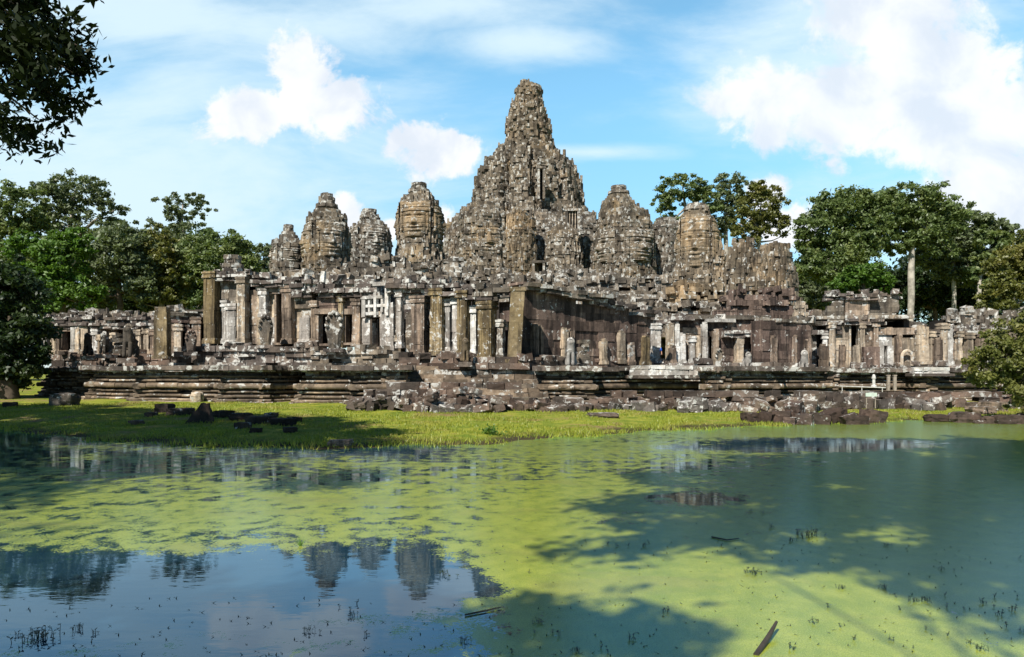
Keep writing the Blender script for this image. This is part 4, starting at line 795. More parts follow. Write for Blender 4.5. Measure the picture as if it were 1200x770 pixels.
# ------------------------------------------------------------------ fallen stones
def rock_mesh(seed, sx, sy, sz, rough=.12, blocky=.75):
    r = random.Random(seed); n = 6; vs = []; idx = {}; fs = []
    def key(p):
        k = tuple(round(c, 5) for c in p)
        if k not in idx:
            idx[k] = len(vs); v = Vector(p); s_ = v.normalized() * 1.25; q = v.lerp(s_, 1 - blocky); d = 1 + rough * mnoise.noise(v * 1.6 + Vector((seed * 3.7, 1, 2))) + rough * .4 * mnoise.noise(v * 4.5 + Vector((seed, 5, 2)))
            vs.append((q.x * sx * d, q.y * sy * d, q.z * sz * d))
        return idx[k]
    for ax in range(3):
        for sg in (-1, 1):
            for i in range(n):
                for j in range(n):
                    q = []
                    for (a, b) in ((i, j), (i + 1, j), (i + 1, j + 1), (i, j + 1)):
                        p = [0, 0, 0]; p[ax] = sg; p[(ax + 1) % 3] = -1 + 2 * a / n; p[(ax + 2) % 3] = -1 + 2 * b / n; q.append(key(p))
                    fs.append(q if sg > 0 else q[::-1])
    mb = MB(); mb.face(vs, fs, r.random()); return mb.mesh('fallen_stone')
def gz(x, y): return float(ground_h(np.array([x]), np.array([y]))[0])
ROCKS = {m_: [rock_mesh(40 + i, *[c * .88 for c in d], .07, .93) for i, d in enumerate([(.34, .24, .18), (.26, .24, .22), (.42, .24, .17), (.22, .2, .2), (.3, .3, .16), (.24, .18, .26)])] for m_ in ('rubble_stone', 'pale_rubble_stone')}
for m_ in ROCKS:
    for me_ in ROCKS[m_]: me_.materials.append(M[m_])
def put_stone(me_, x, y, z, label, group, k=1.0, rz=None, name='fallen_stone', tilt=.2, cat='stone'):
    o = bpy.data.objects.new(name, me_); C.objects.link(o); o.location = (x, y, z); o.scale = (k * R.uniform(.85, 1.25), k * R.uniform(.85, 1.2), k * R.uniform(.85, 1.2)); o.rotation_euler = (R.uniform(-tilt, tilt), R.uniform(-tilt, tilt), R.uniform(0, 6.3) if rz is None else rz)
    return tag(o, label, cat, group)
def heap(x0, x1, Y0, ytop, n, mats, label, group, depth=1.3, k0=1.0):
    """stones stacked in a low heap: each rests at the height the heap has reached below it"""
    hm = {}
    for i in range(n):
        px = R.uniform(x0, x1); y = Y0 + R.random() ** .8 * depth; x = Xat(px, y); cell = (round(x / .45), round(y / .45)); z = gz(x, y) + hm.get(cell, 0); lim = Zat(ytop + R.uniform(0, 10), y)
        if z + .2 > lim: continue
        m_ = mats[R.random() < .5]; k = k0 * R.uniform(.75, 1.3); put_stone(R.choice(ROCKS[m_]), x, y, z + .13 * k, label, group, k, tilt=.35); hm[cell] = hm.get(cell, 0) + .27 * k
heap(412, 470, 33.0, 458, 56, ('rubble_stone', 'rubble_stone'), 'brown block in the rubble heap below the left terrace corner', 'blocks heaped below the left terrace corner', 1.8, .85)
heap(470, 585, 32.2, 452, 90, ('rubble_stone', 'pale_rubble_stone'), 'block in the rubble heap at the foot of the stairway', 'blocks heaped at the foot of the stairway', 2.2, .85)
heap(585, 700, 33.0, 464, 40, ('rubble_stone', 'rubble_stone'), 'dark block in the low rubble below the white lion', 'blocks strewn below the white lion', 1.6, .85)
heap(700, 800, 34.0, 464, 40, ('rubble_stone', 'pale_rubble_stone'), 'block in the heap below the white balustrade', 'blocks heaped below the white balustrade', 1.6)
heap(795, 955, 33.4, 463, 84, ('pale_rubble_stone', 'pale_rubble_stone'), 'lichen-white small block in the long pale heap right of the balustrade', 'small white blocks in the long pale heap', 1.4, .9)
heap(955, 1110, 36.0, 462, 56, ('rubble_stone', 'pale_rubble_stone'), 'block in the rubble below the small sign and posts', 'blocks strewn below the sign', 1.6)
heap(1090, 1215, 36.5, 466, 30, ('rubble_stone', 'rubble_stone'), 'brown block behind the leafy bush', 'blocks lying behind the leafy bush', 1.5)
# low retaining walls behind the heaps
def low_wall(label, x0, x1, Y, yt, mat):
    mb = MB(); X0, X1 = Xat(x0, Y), Xat(x1, Y); zt = Zat(yt, Y); z = .0
    while z < zt:
        h = R.uniform(.2, .32); x = X0
        while x < X1:
            w_ = R.uniform(.4, .9)
            if R.random() > .04 + .25 * (z > zt - .4): mb.box((x + w_ / 2, Y + R.uniform(-.12, .12) + z * .25, z + h / 2), R.uniform(-.08, .08), (w_ / 2 - .01, .45, h / 2), .03, tx=R.uniform(-.05, .05))
            x += w_
        z += h
    solo(mb, 'rubble_wall', M[mat], ((X0 + X1) / 2, Y, .1), label, 'wall')
low_wall('low brown rubble wall below the left terrace corner and stairway', 428, 592, 35, 456, 'rubble_stone'); low_wall('low dark course of blocks below the white lion', 592, 705, 35.2, 470, 'rubble_stone'); low_wall('low stained wall behind the heap below the balustrade', 705, 960, 35.6, 465, 'rubble_stone'); low_wall('low brown wall below the sign and posts', 960, 1230, 38, 462, 'rubble_stone')
# named single rocks
def boulder(label, px, py, Y, wpx, hpx, mat, seed, group=None, blocky=.75, rz=0., dep=.8, tilt=0., sink=.25, peak=0.):
    w_, h_ = wpx / 2 / F * Y, hpx / 2 / F * Y; me_ = rock_mesh(seed, w_, w_ * dep, h_ * 1.15, .16, blocky)
    for v_ in me_.vertices:
        k_ = 1 - peak * max(0, min(1, .5 + .5 * v_.co.z / h_)); v_.co.x = v_.co.x * k_ + .25 * w_ * (1 - k_); v_.co.y *= k_
    me_.materials.append(M[mat])
    x = Xat(px, Y); o = bpy.data.objects.new('fallen_stone', me_); C.objects.link(o); o.location = (x, Y, max(gz(x, Y), -.05) + h_ * (1 - sink)); o.rotation_euler = (0, tilt, rz); return tag(o, label, 'stone', group)
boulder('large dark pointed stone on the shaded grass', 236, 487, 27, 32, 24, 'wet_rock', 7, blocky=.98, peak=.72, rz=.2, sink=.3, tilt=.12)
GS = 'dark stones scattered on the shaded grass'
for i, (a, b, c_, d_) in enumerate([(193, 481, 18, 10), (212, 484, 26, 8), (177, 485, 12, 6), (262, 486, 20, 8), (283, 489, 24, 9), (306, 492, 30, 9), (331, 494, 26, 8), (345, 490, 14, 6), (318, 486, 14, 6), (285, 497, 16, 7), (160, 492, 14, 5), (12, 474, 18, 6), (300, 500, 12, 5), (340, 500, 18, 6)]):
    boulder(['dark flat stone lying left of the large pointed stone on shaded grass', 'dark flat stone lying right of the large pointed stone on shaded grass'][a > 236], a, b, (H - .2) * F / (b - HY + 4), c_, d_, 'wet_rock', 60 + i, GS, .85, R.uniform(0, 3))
boulder('flat tan stone at the water edge in the middle left', 399, 523, 20.4, 26, 6, 'brown_pillar_stone', 81, blocky=.85)
boulder('mossy grey boulder below the far left statues', 76, 452, 38, 26, 15, 'grey_stone', 82)
GR = 'brown blocks piled at the right water edge'
for i, (a, b, c_, d_) in enumerate([(880, 497, 22, 8), (899, 496, 18, 9), (916, 495, 24, 10), (932, 492, 22, 16), (930, 484, 18, 9), (945, 493, 22, 9), (960, 492, 26, 10), (976, 488, 24, 11), (983, 493, 18, 10), (996, 492, 20, 10), (1008, 492, 18, 9), (1022, 491, 28, 11), (962, 485, 22, 7), (950, 501, 10, 4), (926, 499, 16, 6)]):
    boulder('brown block in the pile at the water edge right of the pale heap', a, b, 29.3 + R.uniform(-.4, .9), c_ * .85, d_ * 1.3, 'wet_rock', 90 + i, GR, .95, R.uniform(-.8, .8), .9, R.uniform(-.4, .4), .15)
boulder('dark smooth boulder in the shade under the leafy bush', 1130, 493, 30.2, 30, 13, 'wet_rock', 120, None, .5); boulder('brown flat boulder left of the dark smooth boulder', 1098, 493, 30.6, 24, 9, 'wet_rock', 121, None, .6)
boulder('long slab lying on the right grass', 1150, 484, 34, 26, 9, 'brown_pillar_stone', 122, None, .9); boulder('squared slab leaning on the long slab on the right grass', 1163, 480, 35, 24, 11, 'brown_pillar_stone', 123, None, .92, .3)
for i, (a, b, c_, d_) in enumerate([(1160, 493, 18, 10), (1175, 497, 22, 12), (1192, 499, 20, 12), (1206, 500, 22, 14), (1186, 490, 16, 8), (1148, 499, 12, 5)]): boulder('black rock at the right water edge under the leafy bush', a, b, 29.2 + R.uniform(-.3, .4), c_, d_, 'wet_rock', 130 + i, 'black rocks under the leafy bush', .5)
boulder('round tan stone lying on the left terrace moulding', 231, 441, 40.6, 13, 12, 'beige_stone', 140, None, .4); bpy.context.scene.objects[-1] if False else None
boulder('flat brown stone on the bright grass in the middle', 706, 491, 30.5, 34, 5, 'rubble_stone', 141, None, .8)
boulder('black pointed stone leaning at the foot of the mustard pillar', 574, 420, 40.6, 15, 18, 'interior_stone', 142, None, .7)

# ------------------------------------------------------------------ sign, posts, railing, visitor
def small_things():
    Y = 34.6; b = P(1021, 476, Y); t = thing('visitor_sign', 'small pale green sign board low among the right rubble', 'sign', b)
    z = Zat(462.5, Y); MB().box((b.x, Y, z), 0, (.25, .02, .085)).build('board', M['sign_board'], t)
    for s_ in (-.2, .2): MB().box((b.x + s_, Y + .04, (b.z - .1 + z) / 2), 0, (.018, .018, (z - b.z + .1) / 2)).build('leg', M['weathered_wood'], t)
    Y = 43.2
    for px in (1041, 1048.5):
        b = P(px, 457, Y); mb = MB().box((b.x, Y, b.z + .38), 0, (.07, .07, .42), .008); mb.box((b.x, Y, b.z + .82), 0, (.09, .09, .03)); solo(mb, 'wooden_post', M['weathered_wood'], b, 'left one of the two thin wooden posts near the sign' if px < 1045 else 'right one of the two thin wooden posts near the sign', 'post', 'wooden posts near the sign')
    b = P(1024, 454, Y); mb = MB(); mb.lathe(b, [(.16, 0), (.16, .1), (.09, .14), (.08, .45), (.12, .5), (.10, .62), (.05, .74)], 8); solo(mb, 'marker_post', M['white_paint'], b, 'short white carved marker post above the sign', 'post')
    t = thing('low_railing', 'low white rail on the terrace edge beside the marker post', 'railing', P(1010, 457, 43)); MB().tube([P(984, 452.5, 43), P(1038, 454.5, 43)], [.028, .028], 6).build('rail', M['white_paint'], t)
    for px in (987, 1010, 1034): p_ = P(px, 453.5, 43); MB().tube([p_, (p_.x, p_.y, p_.z - .3)], [.022, .022], 6).build('leg', M['white_paint'], t)
small_things()
def visitor():
    Y = 59; b = P(771.5, 429, Y); t = thing('person', 'person in a blue shirt standing in the colonnade opening', 'person', (b.x, b.y, b.z))
    nd = [((0, 0, .93), (.15, .11)), ((0, 0, 1.15), (.13, .10)), ((0, 0, 1.38), (.16, .10)), ((0, 0, 1.50), .055), ((0, -.01, 1.60), .085), ((0, -.015, 1.70), .075), ((-.19, 0, 1.37), .05), ((-.24, .02, 1.10), .042), ((-.20, -.14, .90), .035), ((.19, 0, 1.37), .05), ((.25, .03, 1.10), .042), ((.26, -.04, .85), .033), ((-.09, 0, .86), .085), ((-.10, -.01, .48), .06), ((-.10, .01, .08), .045), ((-.11, -.14, .03), .035), ((.09, 0, .86), .085), ((.11, .03, .48), .06), ((.11, .05, .08), .045), ((.12, -.10, .03), .035)]
    ed = [(0, 1), (1, 2), (2, 3), (3, 4), (4, 5), (2, 6), (6, 7), (7, 8), (2, 9), (9, 10), (10, 11), (0, 12), (12, 13), (13, 14), (14, 15), (0, 16), (16, 17), (17, 18), (18, 19)]
    skinned('body', nd, ed, 'skin', t, (0, 0, 0))
    sh = [((0, 0, .88), (.175, .135)), ((0, 0, 1.15), (.155, .125)), ((0, 0, 1.39), (.185, .125)), ((-.20, 0, 1.37), .072), ((-.235, .01, 1.14), .066), ((.20, 0, 1.37), .072), ((.24, .02, 1.14), .066)]
    skinned('shirt', sh, [(0, 1), (1, 2), (2, 3), (3, 4), (2, 5), (5, 6)], 'blue_cloth', t, (0, 0, 0))
    tr = [((0, 0, .92), (.165, .125)), ((-.09, 0, .84), .105), ((-.10, -.01, .48), .078), ((-.10, .01, .12), .065), ((.09, 0, .84), .105), ((.11, .03, .48), .078), ((.11, .05, .12), .065)]
    skinned('trousers', tr, [(0, 1), (1, 2), (2, 3), (0, 4), (4, 5), (5, 6)], 'dark_cloth', t, (0, 0, 0))
    skinned('hair', [((0, .02, 1.66), .095), ((0, .02, 1.745), .085)], [(0, 1)], 'hair', t, (0, 0, 0))
visitor()

# ------------------------------------------------------------------ trees and plants
def leaves(cent, rad, per, size, seed, flat=.55, aspect=.55, up=.35):
    """leaf faces spread through clumps; returns arrays for one mesh"""
    g_ = np.random.default_rng(seed); n = len(cent); c = np.repeat(cent, per, 0); r = np.repeat(rad, per, 0); m = len(c)
    d = g_.normal(size=(m, 3)); d /= np.linalg.norm(d, axis=1)[:, None]; q = g_.random(m) ** .45
    pos = c + (d * q[:, None] * .7 + g_.normal(size=(m, 3)) * .38) * r[:, None] * np.array([1, 1, flat])[None]
    nrm = g_.normal(size=(m, 3)) + d * .6; nrm[:, 2] += up * 2; nrm /= np.linalg.norm(nrm, axis=1)[:, None]
    a = np.cross(nrm, g_.normal(size=(m, 3))); a /= np.linalg.norm(a, axis=1)[:, None] + 1e-9; b = np.cross(nrm, a)
    s = size * g_.uniform(.6, 1.35, m)[:, None]; a = a * s * .5; b = b * s * aspect * .5
    V = np.stack([pos - a, pos - b * .9 + a * .1, pos + a, pos + b * .9 + a * .1], 1).reshape(-1, 3)
    rn = np.clip(np.repeat(g_.random(n), per) * .55 + g_.random(m) * .45, 0, 1)
    return V, rn
def tree(label, base, lumps, Y, mat, bark='bark', name='broadleaf_tree', trunk_r=.45, clump=26, per=70, size=.38, csize=.19, seed=1, group='trees around the temple', fork=.55, limbs=10, flat=.6, dy=.8, trunk_px=None, inner=False, up=.35):
    """lumps = [(column, row, half width, half height)] of the crown at distance Y; trunk from the ground up into the crown"""
    g_ = np.random.default_rng(seed); x0 = Xat(base, Y); z0 = gz(x0, Y); t = thing(name, label, 'tree', (x0, Y, z0), group); cs = []; rs = []
    tot = sum(l[2] * l[3] for l in lumps)
    for (a, b, rx, ry) in lumps:
        n = max(6, int(3.3 * clump * len(lumps) * rx * ry / tot)); per_ = per; wx, wz = rx / F * Y, ry / F * Y; d = g_.normal(size=(n, 3)); d /= np.linalg.norm(d, axis=1)[:, None]; q = g_.uniform(.35 if not inner else .1, .93, n) ** .7; out_ = g_.random(n) < .14; q = np.where(out_, g_.uniform(.95, 1.2, n), q)
        c = np.array([Xat(a, Y), Y, Zat(b, Y)])[None] + d * q[:, None] * np.array([wx, (wx + wz) / 2 * dy, wz])[None]; cs.append(c); rs.append(np.full(n, csize * math.sqrt(wx * wz)) * g_.uniform(.65, 1.35, n) * np.where(out_, .7, 1))
    cs = np.concatenate(cs); rs = np.concatenate(rs); top = np.array([Xat(lumps[0][0], Y), Y, Zat(lumps[0][1], Y)])
    V, rn = leaves(cs, rs, per, size, seed, flat, up=up); n = len(rn); L = np.arange(4 * n); me_ = raw_mesh('crown', V - np.array([x0, Y, z0])[None], L, np.full(n, 4), rn)
    o = bpy.data.objects.new('crown', me_); C.objects.link(o); me_.materials.append(M[mat]); o.parent = t; o['_o'] = tuple(t.location)
    mb = MB(); tx = x0 if trunk_px is None else Xat(trunk_px, Y); zf = z0 + (top[2] - z0) * fork; pts = [(x0, Y, z0 - .3), (x0 * .6 + tx * .4 + g_.uniform(-.2, .2), Y, z0 + (zf - z0) * .4), (tx + g_.uniform(-.2, .2), Y, zf), ((tx + top[0]) / 2, Y, (zf + top[2]) / 2), tuple(top)]
    fine_p = []; fine_r = []; rad = [trunk_r * 1.35, trunk_r * .95, trunk_r * .75, trunk_r * .5, trunk_r * .2]
    for i in range(4):
        for k in range(4):
            f_ = k / 4; q = np.array(pts[i], float) * (1 - f_) + np.array(pts[i + 1], float) * f_; q[:2] += g_.normal(size=2) * trunk_r * .16; fine_p.append(q); fine_r.append((rad[i] * (1 - f_) + rad[i + 1] * f_) * g_.uniform(.88, 1.12))
    fine_p.append(np.array(pts[4], float)); fine_r.append(rad[4]); mb.tube(fine_p, fine_r, 9)
    o = mb.build('trunk', M[bark], t, True)
    lb = MB(); idx = np.argsort(-np.linalg.norm(cs - top, axis=1))[:limbs * 2]; g_.shuffle(idx)
    for i in idx[:limbs]:
        e = cs[i]; k = g_.uniform(.0, 1); s_ = np.array(pts[2]) * (1 - k) + np.array(pts[3]) * k; m1 = s_ * .5 + e * .5 + np.array([0, 0, .1 * np.linalg.norm(e - s_)]) + g_.normal(size=3) * .25; r = trunk_r * .34
        lb.tube([s_, s_ * .7 + m1 * .3, m1, e], [r, r * .85, r * .6, r * .2], 6)
    lb.build('limb', M[bark], t, True)
    return t
# left wood
tree('tall pale-limbed tree with a spreading crown, highest of the left trees', 78, [(88, 222, 46, 22), (128, 248, 22, 18), (58, 236, 28, 20), (80, 262, 44, 22)], 98, 'leaf_grey', 'pale_bark', trunk_r=.5, clump=16, per=75, size=.42, seed=21, limbs=14, trunk_px=74)
tree('thin open-crowned tall tree left of the lotus pavilion', 213, [(214, 240, 30, 16), (236, 246, 18, 10), (196, 262, 24, 18), (222, 272, 28, 20)], 104, 'leaf_grey', 'grey_bark', trunk_r=.4, clump=9, per=60, size=.42, seed=22, limbs=14)
tree('dense rounded dark tree behind the lotus pavilion', 258, [(258, 305, 42, 40), (284, 330, 26, 36), (232, 318, 24, 40), (256, 350, 40, 22)], 86, 'leaf_mid', 'grey_bark', clump=22, per=95, size=.44, seed=23, limbs=6)
tree('grey-green bushy tree in the middle of the left wood', 140, [(140, 295, 38, 40), (118, 330, 26, 34), (162, 330, 24, 36)], 82, 'leaf_grey', 'bark', clump=20, per=90, size=.42, seed=24, limbs=6)
tree('light green feathery tree beside the left frame edge', 74, [(74, 300, 34, 34), (60, 340, 30, 26), (96, 345, 26, 24), (36, 300, 26, 32)], 76, 'leaf_bright', 'bark', clump=18, per=80, size=.42, seed=25, limbs=6)
tree('dark tall tree at the left frame edge', 12, [(14, 245, 38, 34), (-30, 262, 34, 44), (40, 275, 28, 30), (0, 310, 46, 50)], 92, 'leaf_mid', 'bark', clump=20, per=90, size=.46, seed=26, limbs=6)
tree('yellowish slim tree between the grey-green tree and the thin tall tree', 188, [(188, 300, 24, 30), (176, 335, 20, 28), (204, 335, 18, 28)], 84, 'leaf_olive', 'grey_bark', clump=18, per=80, size=.42, seed=27, limbs=6)
tree('black shaded tree overhanging the far left terrace', 14, [(4, 340, 42, 42), (20, 395, 40, 40), (-20, 430, 50, 36), (30, 425, 26, 24), (-60, 360, 60, 70)], 45, 'leaf_dark', 'bark', clump=26, per=110, size=.30, seed=28, limbs=8, csize=.26, trunk_px=0)  # the shade over this tree is painted in by its dark leaf colour
tree('small distant tree peeping between pavilion and first tower', 309, [(309, 300, 14, 18), (300, 320, 12, 14), (322, 322, 14, 12)], 112, 'leaf_grey', 'bark', clump=14, per=60, size=.45, seed=29, limbs=4)
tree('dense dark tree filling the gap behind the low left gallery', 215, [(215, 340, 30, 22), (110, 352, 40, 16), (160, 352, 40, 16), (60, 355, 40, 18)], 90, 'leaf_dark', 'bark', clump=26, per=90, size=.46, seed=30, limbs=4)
tree('broad mid-green tree filling the wood between the grey-green tree and the tall pale-limbed tree', 160, [(158, 286, 34, 22), (132, 274, 22, 16), (182, 300, 24, 22)], 94, 'leaf_grey', 'bark', clump=20, per=85, size=.42, seed=71, limbs=5)
tree('bushy green tree behind the thin open-crowned tree', 236, [(236, 292, 30, 22), (276, 300, 22, 20), (206, 304, 22, 20)], 98, 'leaf_mid', 'bark', clump=20, per=85, size=.42, seed=72, limbs=5)
# right wood
tree('tallest right tree with a bare white trunk and umbrella crown', 1068, [(1072, 236, 46, 20), (1102, 256, 32, 22), (1044, 256, 30, 22), (1080, 272, 40, 16), (1050, 286, 18, 14), (1098, 288, 22, 14)], 100, 'leaf_mid', 'pale_bark', trunk_r=.46, clump=17, per=95, size=.46, seed=31, limbs=10, fork=.86, trunk_px=1069, csize=.25)
tree('broad dark tree left of the white-trunked tree', 992, [(990, 245, 44, 24), (962, 270, 30, 26), (1014, 268, 30, 28), (990, 300, 44, 28), (960, 312, 30, 22), (1032, 250, 22, 22), (974, 240, 22, 14), (1010, 275, 34, 26), (946, 285, 18, 16)], 96, 'leaf_mid', 'grey_bark', clump=19, per=85, size=.46, seed=32, limbs=10, csize=.23)
tree('bright green low tree in front of the dark right wood', 1012, [(1012, 322, 28, 13), (990, 332, 18, 10), (1034, 332, 16, 10)], 80, 'leaf_bright', 'bark', clump=24, per=90, size=.36, seed=33, limbs=5, fork=.7)
tree('tall slim-trunked tree right of the white-trunked tree', 1119, [(1130, 262, 34, 20), (1112, 285, 26, 24), (1152, 285, 28, 26), (1140, 312, 30, 22), (1108, 258, 26, 18), (1166, 270, 26, 16), (1120, 312, 32, 22), (1092, 300, 26, 20)], 106, 'leaf_grey', 'pale_bark', trunk_r=.36, clump=19, per=85, size=.48, seed=34, limbs=6, fork=.8)
tree('second slim pale-trunked tree near the right frame edge', 1147, [(1160, 290, 28, 22), (1180, 310, 26, 26), (1150, 325, 22, 16), (1188, 288, 22, 16), (1206, 305, 24, 20)], 104, 'leaf_mid', 'pale_bark', trunk_r=.34, clump=18, per=85, size=.48, seed=35, limbs=6, fork=.78)
tree('olive bushy tree at the right frame edge', 1185, [(1190, 325, 34, 36), (1215, 300, 34, 34), (1168, 352, 26, 18), (1240, 340, 40, 40)], 90, 'leaf_olive', 'grey_bark', clump=22, per=90, size=.44, seed=36, limbs=6)
tree('small grey tree showing between the twin-lobed tower and the right pavilion', 944, [(944, 322, 16, 20), (938, 350, 14, 20), (956, 352, 18, 20)], 108, 'leaf_grey', 'bark', clump=18, per=70, size=.46, seed=37, limbs=4)
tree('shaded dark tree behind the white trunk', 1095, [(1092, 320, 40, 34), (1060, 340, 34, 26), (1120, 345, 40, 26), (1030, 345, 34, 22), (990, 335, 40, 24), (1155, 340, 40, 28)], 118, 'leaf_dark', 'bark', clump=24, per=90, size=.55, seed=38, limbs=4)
# trees behind the towers
tree('airy tree rising behind the golden face tower', 806, [(800, 220, 34, 17), (780, 235, 18, 16), (826, 238, 22, 18), (788, 268, 28, 18)], 116, 'leaf_mid', 'pale_bark', clump=17, per=70, size=.42, seed=41, limbs=14, fork=.8)
tree('upright tree behind the gap right of the golden face tower', 852, [(854, 222, 20, 22), (846, 256, 18, 26), (866, 246, 16, 20)], 118, 'leaf_grey', 'pale_bark', clump=18, per=70, size=.42, seed=42, limbs=12, fork=.8)
tree('open crowned tree with whitish branches above the twin-lobed tower', 888, [(892, 238, 30, 22), (878, 266, 24, 22), (908, 262, 18, 20), (890, 222, 18, 12)], 112, 'leaf_olive', 'pale_bark', clump=16, per=70, size=.42, seed=43, limbs=16, fork=.75)
# far forest closes the gaps between the trees
def forest():
    g_ = np.random.default_rng(5); n = 1700; px = np.concatenate([g_.uniform(-260, 300, n // 2), g_.uniform(930, 1460, n - n // 2)]); Y = g_.uniform(122, 150, n); py = np.where(px < 400, 286, 306) + 130 * g_.random(n) + 12 * np.sin(px * .05)
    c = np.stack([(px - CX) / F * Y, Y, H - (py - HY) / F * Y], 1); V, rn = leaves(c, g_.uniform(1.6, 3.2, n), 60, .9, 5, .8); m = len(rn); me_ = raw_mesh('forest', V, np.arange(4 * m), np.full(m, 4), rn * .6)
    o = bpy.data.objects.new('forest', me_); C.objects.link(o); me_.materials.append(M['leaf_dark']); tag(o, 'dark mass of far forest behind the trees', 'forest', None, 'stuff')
forest()
# leafy bush overhanging the water on the right
tree('leafy olive bush leaning over the water at the right edge', 1214, [(1176, 418, 40, 26), (1156, 440, 28, 16), (1200, 400, 40, 30), (1206, 440, 34, 30), (1192, 470, 16, 20), (1240, 420, 50, 50)], 29.5, 'leaf_olive', 'bark', name='overhanging_bush', trunk_r=.13, clump=13, per=100, size=.16, seed=51, limbs=14, csize=.24, fork=.5, flat=.7, group=None, trunk_px=1212)

# near tree whose dark branch hangs into the top left corner
def near_tree():
    t = thing('overhanging_tree', 'black silhouetted leafy branch hanging into the top left corner', 'tree', (-13, 8.5, .4)); Y = 9.0; g_ = np.random.default_rng(9)
    mb = MB(); mb.tube([(-13, 8.5, .2), (-12.5, 8.6, 3), (-11, 9.0, 5.6), (-9.2, 9.4, 7.4)], [.34, .28, .2, .12], 9); mb.build('trunk', M['bark'], t, True)
    cs = []; lb = MB()
    for (a, b, r, n) in [(20, 30, 44, 30), (56, 48, 32, 24), (84, 62, 14, 10), (30, 90, 44, 26), (56, 98, 22, 12), (12, 140, 24, 12), (26, 165, 14, 5), (62, 118, 9, 3), (-40, 60, 70, 40), (-30, 140, 40, 18), (-20, -30, 90, 40), (34, -20, 40, 20)]:
        for _ in range(int(n * 1.2)): cs.append((Xat(a + g_.normal() * r * .46, Y), Y + g_.normal() * .35, Zat(b + g_.normal() * r * .42, Y)))
    cs = np.array(cs); V, rn = leaves(cs, np.full(len(cs), .17), 22, .13, 9, .9, .42, .1); m = len(rn); o_ = np.array(t.location)
    me_ = raw_mesh('crown', V - o_[None], np.arange(4 * m), np.full(m, 4), rn); o = bpy.data.objects.new('crown', me_); C.objects.link(o); me_.materials.append(M['leaf_shade_black']); o.parent = t
    for e in [(100, 58), (60, 110), (20, 165), (75, 30), (30, 60), (10, 110), (85, 85), (45, 140)]:
        q = P(e[0], e[1], Y); s_ = Vector((-9.5, 9.3, 7.0)); mid = s_.lerp(q, .5) + Vector((0, 0, .35)); lb.tube([s_, mid, s_.lerp(q, .8) + Vector((0, 0, .2)), q], [.07, .04, .022, .008], 5)
    lb.build('limb', M['bark'], t, True)
near_tree()

# trees on the near bank behind the camera: they shade the pond and the left grass
def yrow(px, row):
    y = 1800 / (row - HY)
    for _ in range(6): y = .5 * y + .5 * (H - max(0.0, gz(Xat(px, y), y))) * F / (row - HY)
    return y
def shade_tree(label, spots, z, seed, trunk, clump, per=60, size=.26, cl=.62):
    """spots = [(column, row, half width, half depth in rows)] where the crown's shade falls on the water"""
    g_ = np.random.default_rng(seed); k = z / math.tan(math.radians(SUN_EL)); ox, oy = k * math.sin(math.radians(SUN_AZ)), k * math.cos(math.radians(SUN_AZ)); cs = []; rr = []
    for (a, b, rx, ry, dens) in spots:
        Ya, Yb, Yc = yrow(a, b + ry), yrow(a, max(b - ry, 445)), yrow(a, b); wx = rx / F * Yc; area = wx * (Yb - Ya); n = max(2, int(clump * area * dens))
        for _ in range(n):
            an = g_.uniform(0, 6.283); q = math.sqrt(g_.random()); row = b + ry * q * math.sin(an); col = a + rx * q * math.cos(an); yy = yrow(col, max(row, 444)); dz = g_.uniform(-.9, .9); kk = (z + dz) / z
            cs.append((Xat(col, yy) - ox * kk, yy - oy * kk, z + dz)); rr.append(cl * g_.uniform(.6, 1.25))
    cs = np.array(cs); c0 = cs.mean(0); base = (trunk[0], trunk[1], .4); t = thing('bank_tree', label, 'tree', base, 'trees on the near bank')
    V, rn = leaves(cs, np.array(rr), per, size, seed, .5); m = len(rn); me_ = raw_mesh('crown', V - np.array(base)[None], np.arange(4 * m), np.full(m, 4), rn); o = bpy.data.objects.new('crown', me_); C.objects.link(o); me_.materials.append(M['leaf_dark']); o.parent = t
    mb = MB(); f = Vector((trunk[0] * .75 + c0[0] * .25, trunk[1] * .75 + c0[1] * .25, z * .62)); mb.tube([(base[0], base[1], -.1), Vector(base).lerp(f, .5), f], [.42, .34, .26], 9); mb.build('trunk', M['bark'], t, True); lb = MB()
    for i in g_.choice(len(cs), min(11, len(cs)), replace=False): e = Vector(cs[i]); mid = f.lerp(e, .5) + Vector((g_.normal() * .4, g_.normal() * .4, .9)); lb.tube([f, mid, e], [.03, .02, .01], 5)
    lb.build('limb', M['bark'], t, True)
SHADE_R = [(1120, 545, 150, 34, 1.), (960, 545, 130, 22, .9), (830, 560, 90, 12, .8), (760, 590, 80, 10, .7), (900, 590, 130, 18, .9), (1060, 600, 150, 26, .75), (780, 625, 110, 18, 1.), (700, 640, 50, 12, .8), (960, 640, 120, 14, .6), (1130, 640, 120, 20, .6), (1040, 668, 100, 12, .6), (1110, 692, 90, 14, .7), (1180, 730, 40, 20, .8), (1190, 690, 40, 30, .6), (1260, 600, 120, 90, .9), (980, 650, 70, 12, .7), (1160, 520, 60, 6, .9), (1010, 570, 160, 30, .8), (880, 615, 90, 16, .8), (1150, 660, 80, 24, .9), (1080, 650, 90, 14, .8), (1200, 560, 90, 40, .9), (700, 590, 60, 8, .6)]
shade_tree('spreading tree on the near bank whose leafy shade dapples the right of the pond', SHADE_R, 11.5, 61, (-2.0, -9.5), 8.5)
SHADE_B = [(-60, 740, 200, 60, 1.), (150, 735, 170, 50, 1.), (380, 735, 150, 45, 1.), (560, 730, 130, 36, 1.), (720, 742, 100, 34, 1.), (640, 712, 60, 16, .9), (780, 760, 50, 30, .9), (420, 700, 90, 20, .9), (200, 690, 120, 20, .7)]
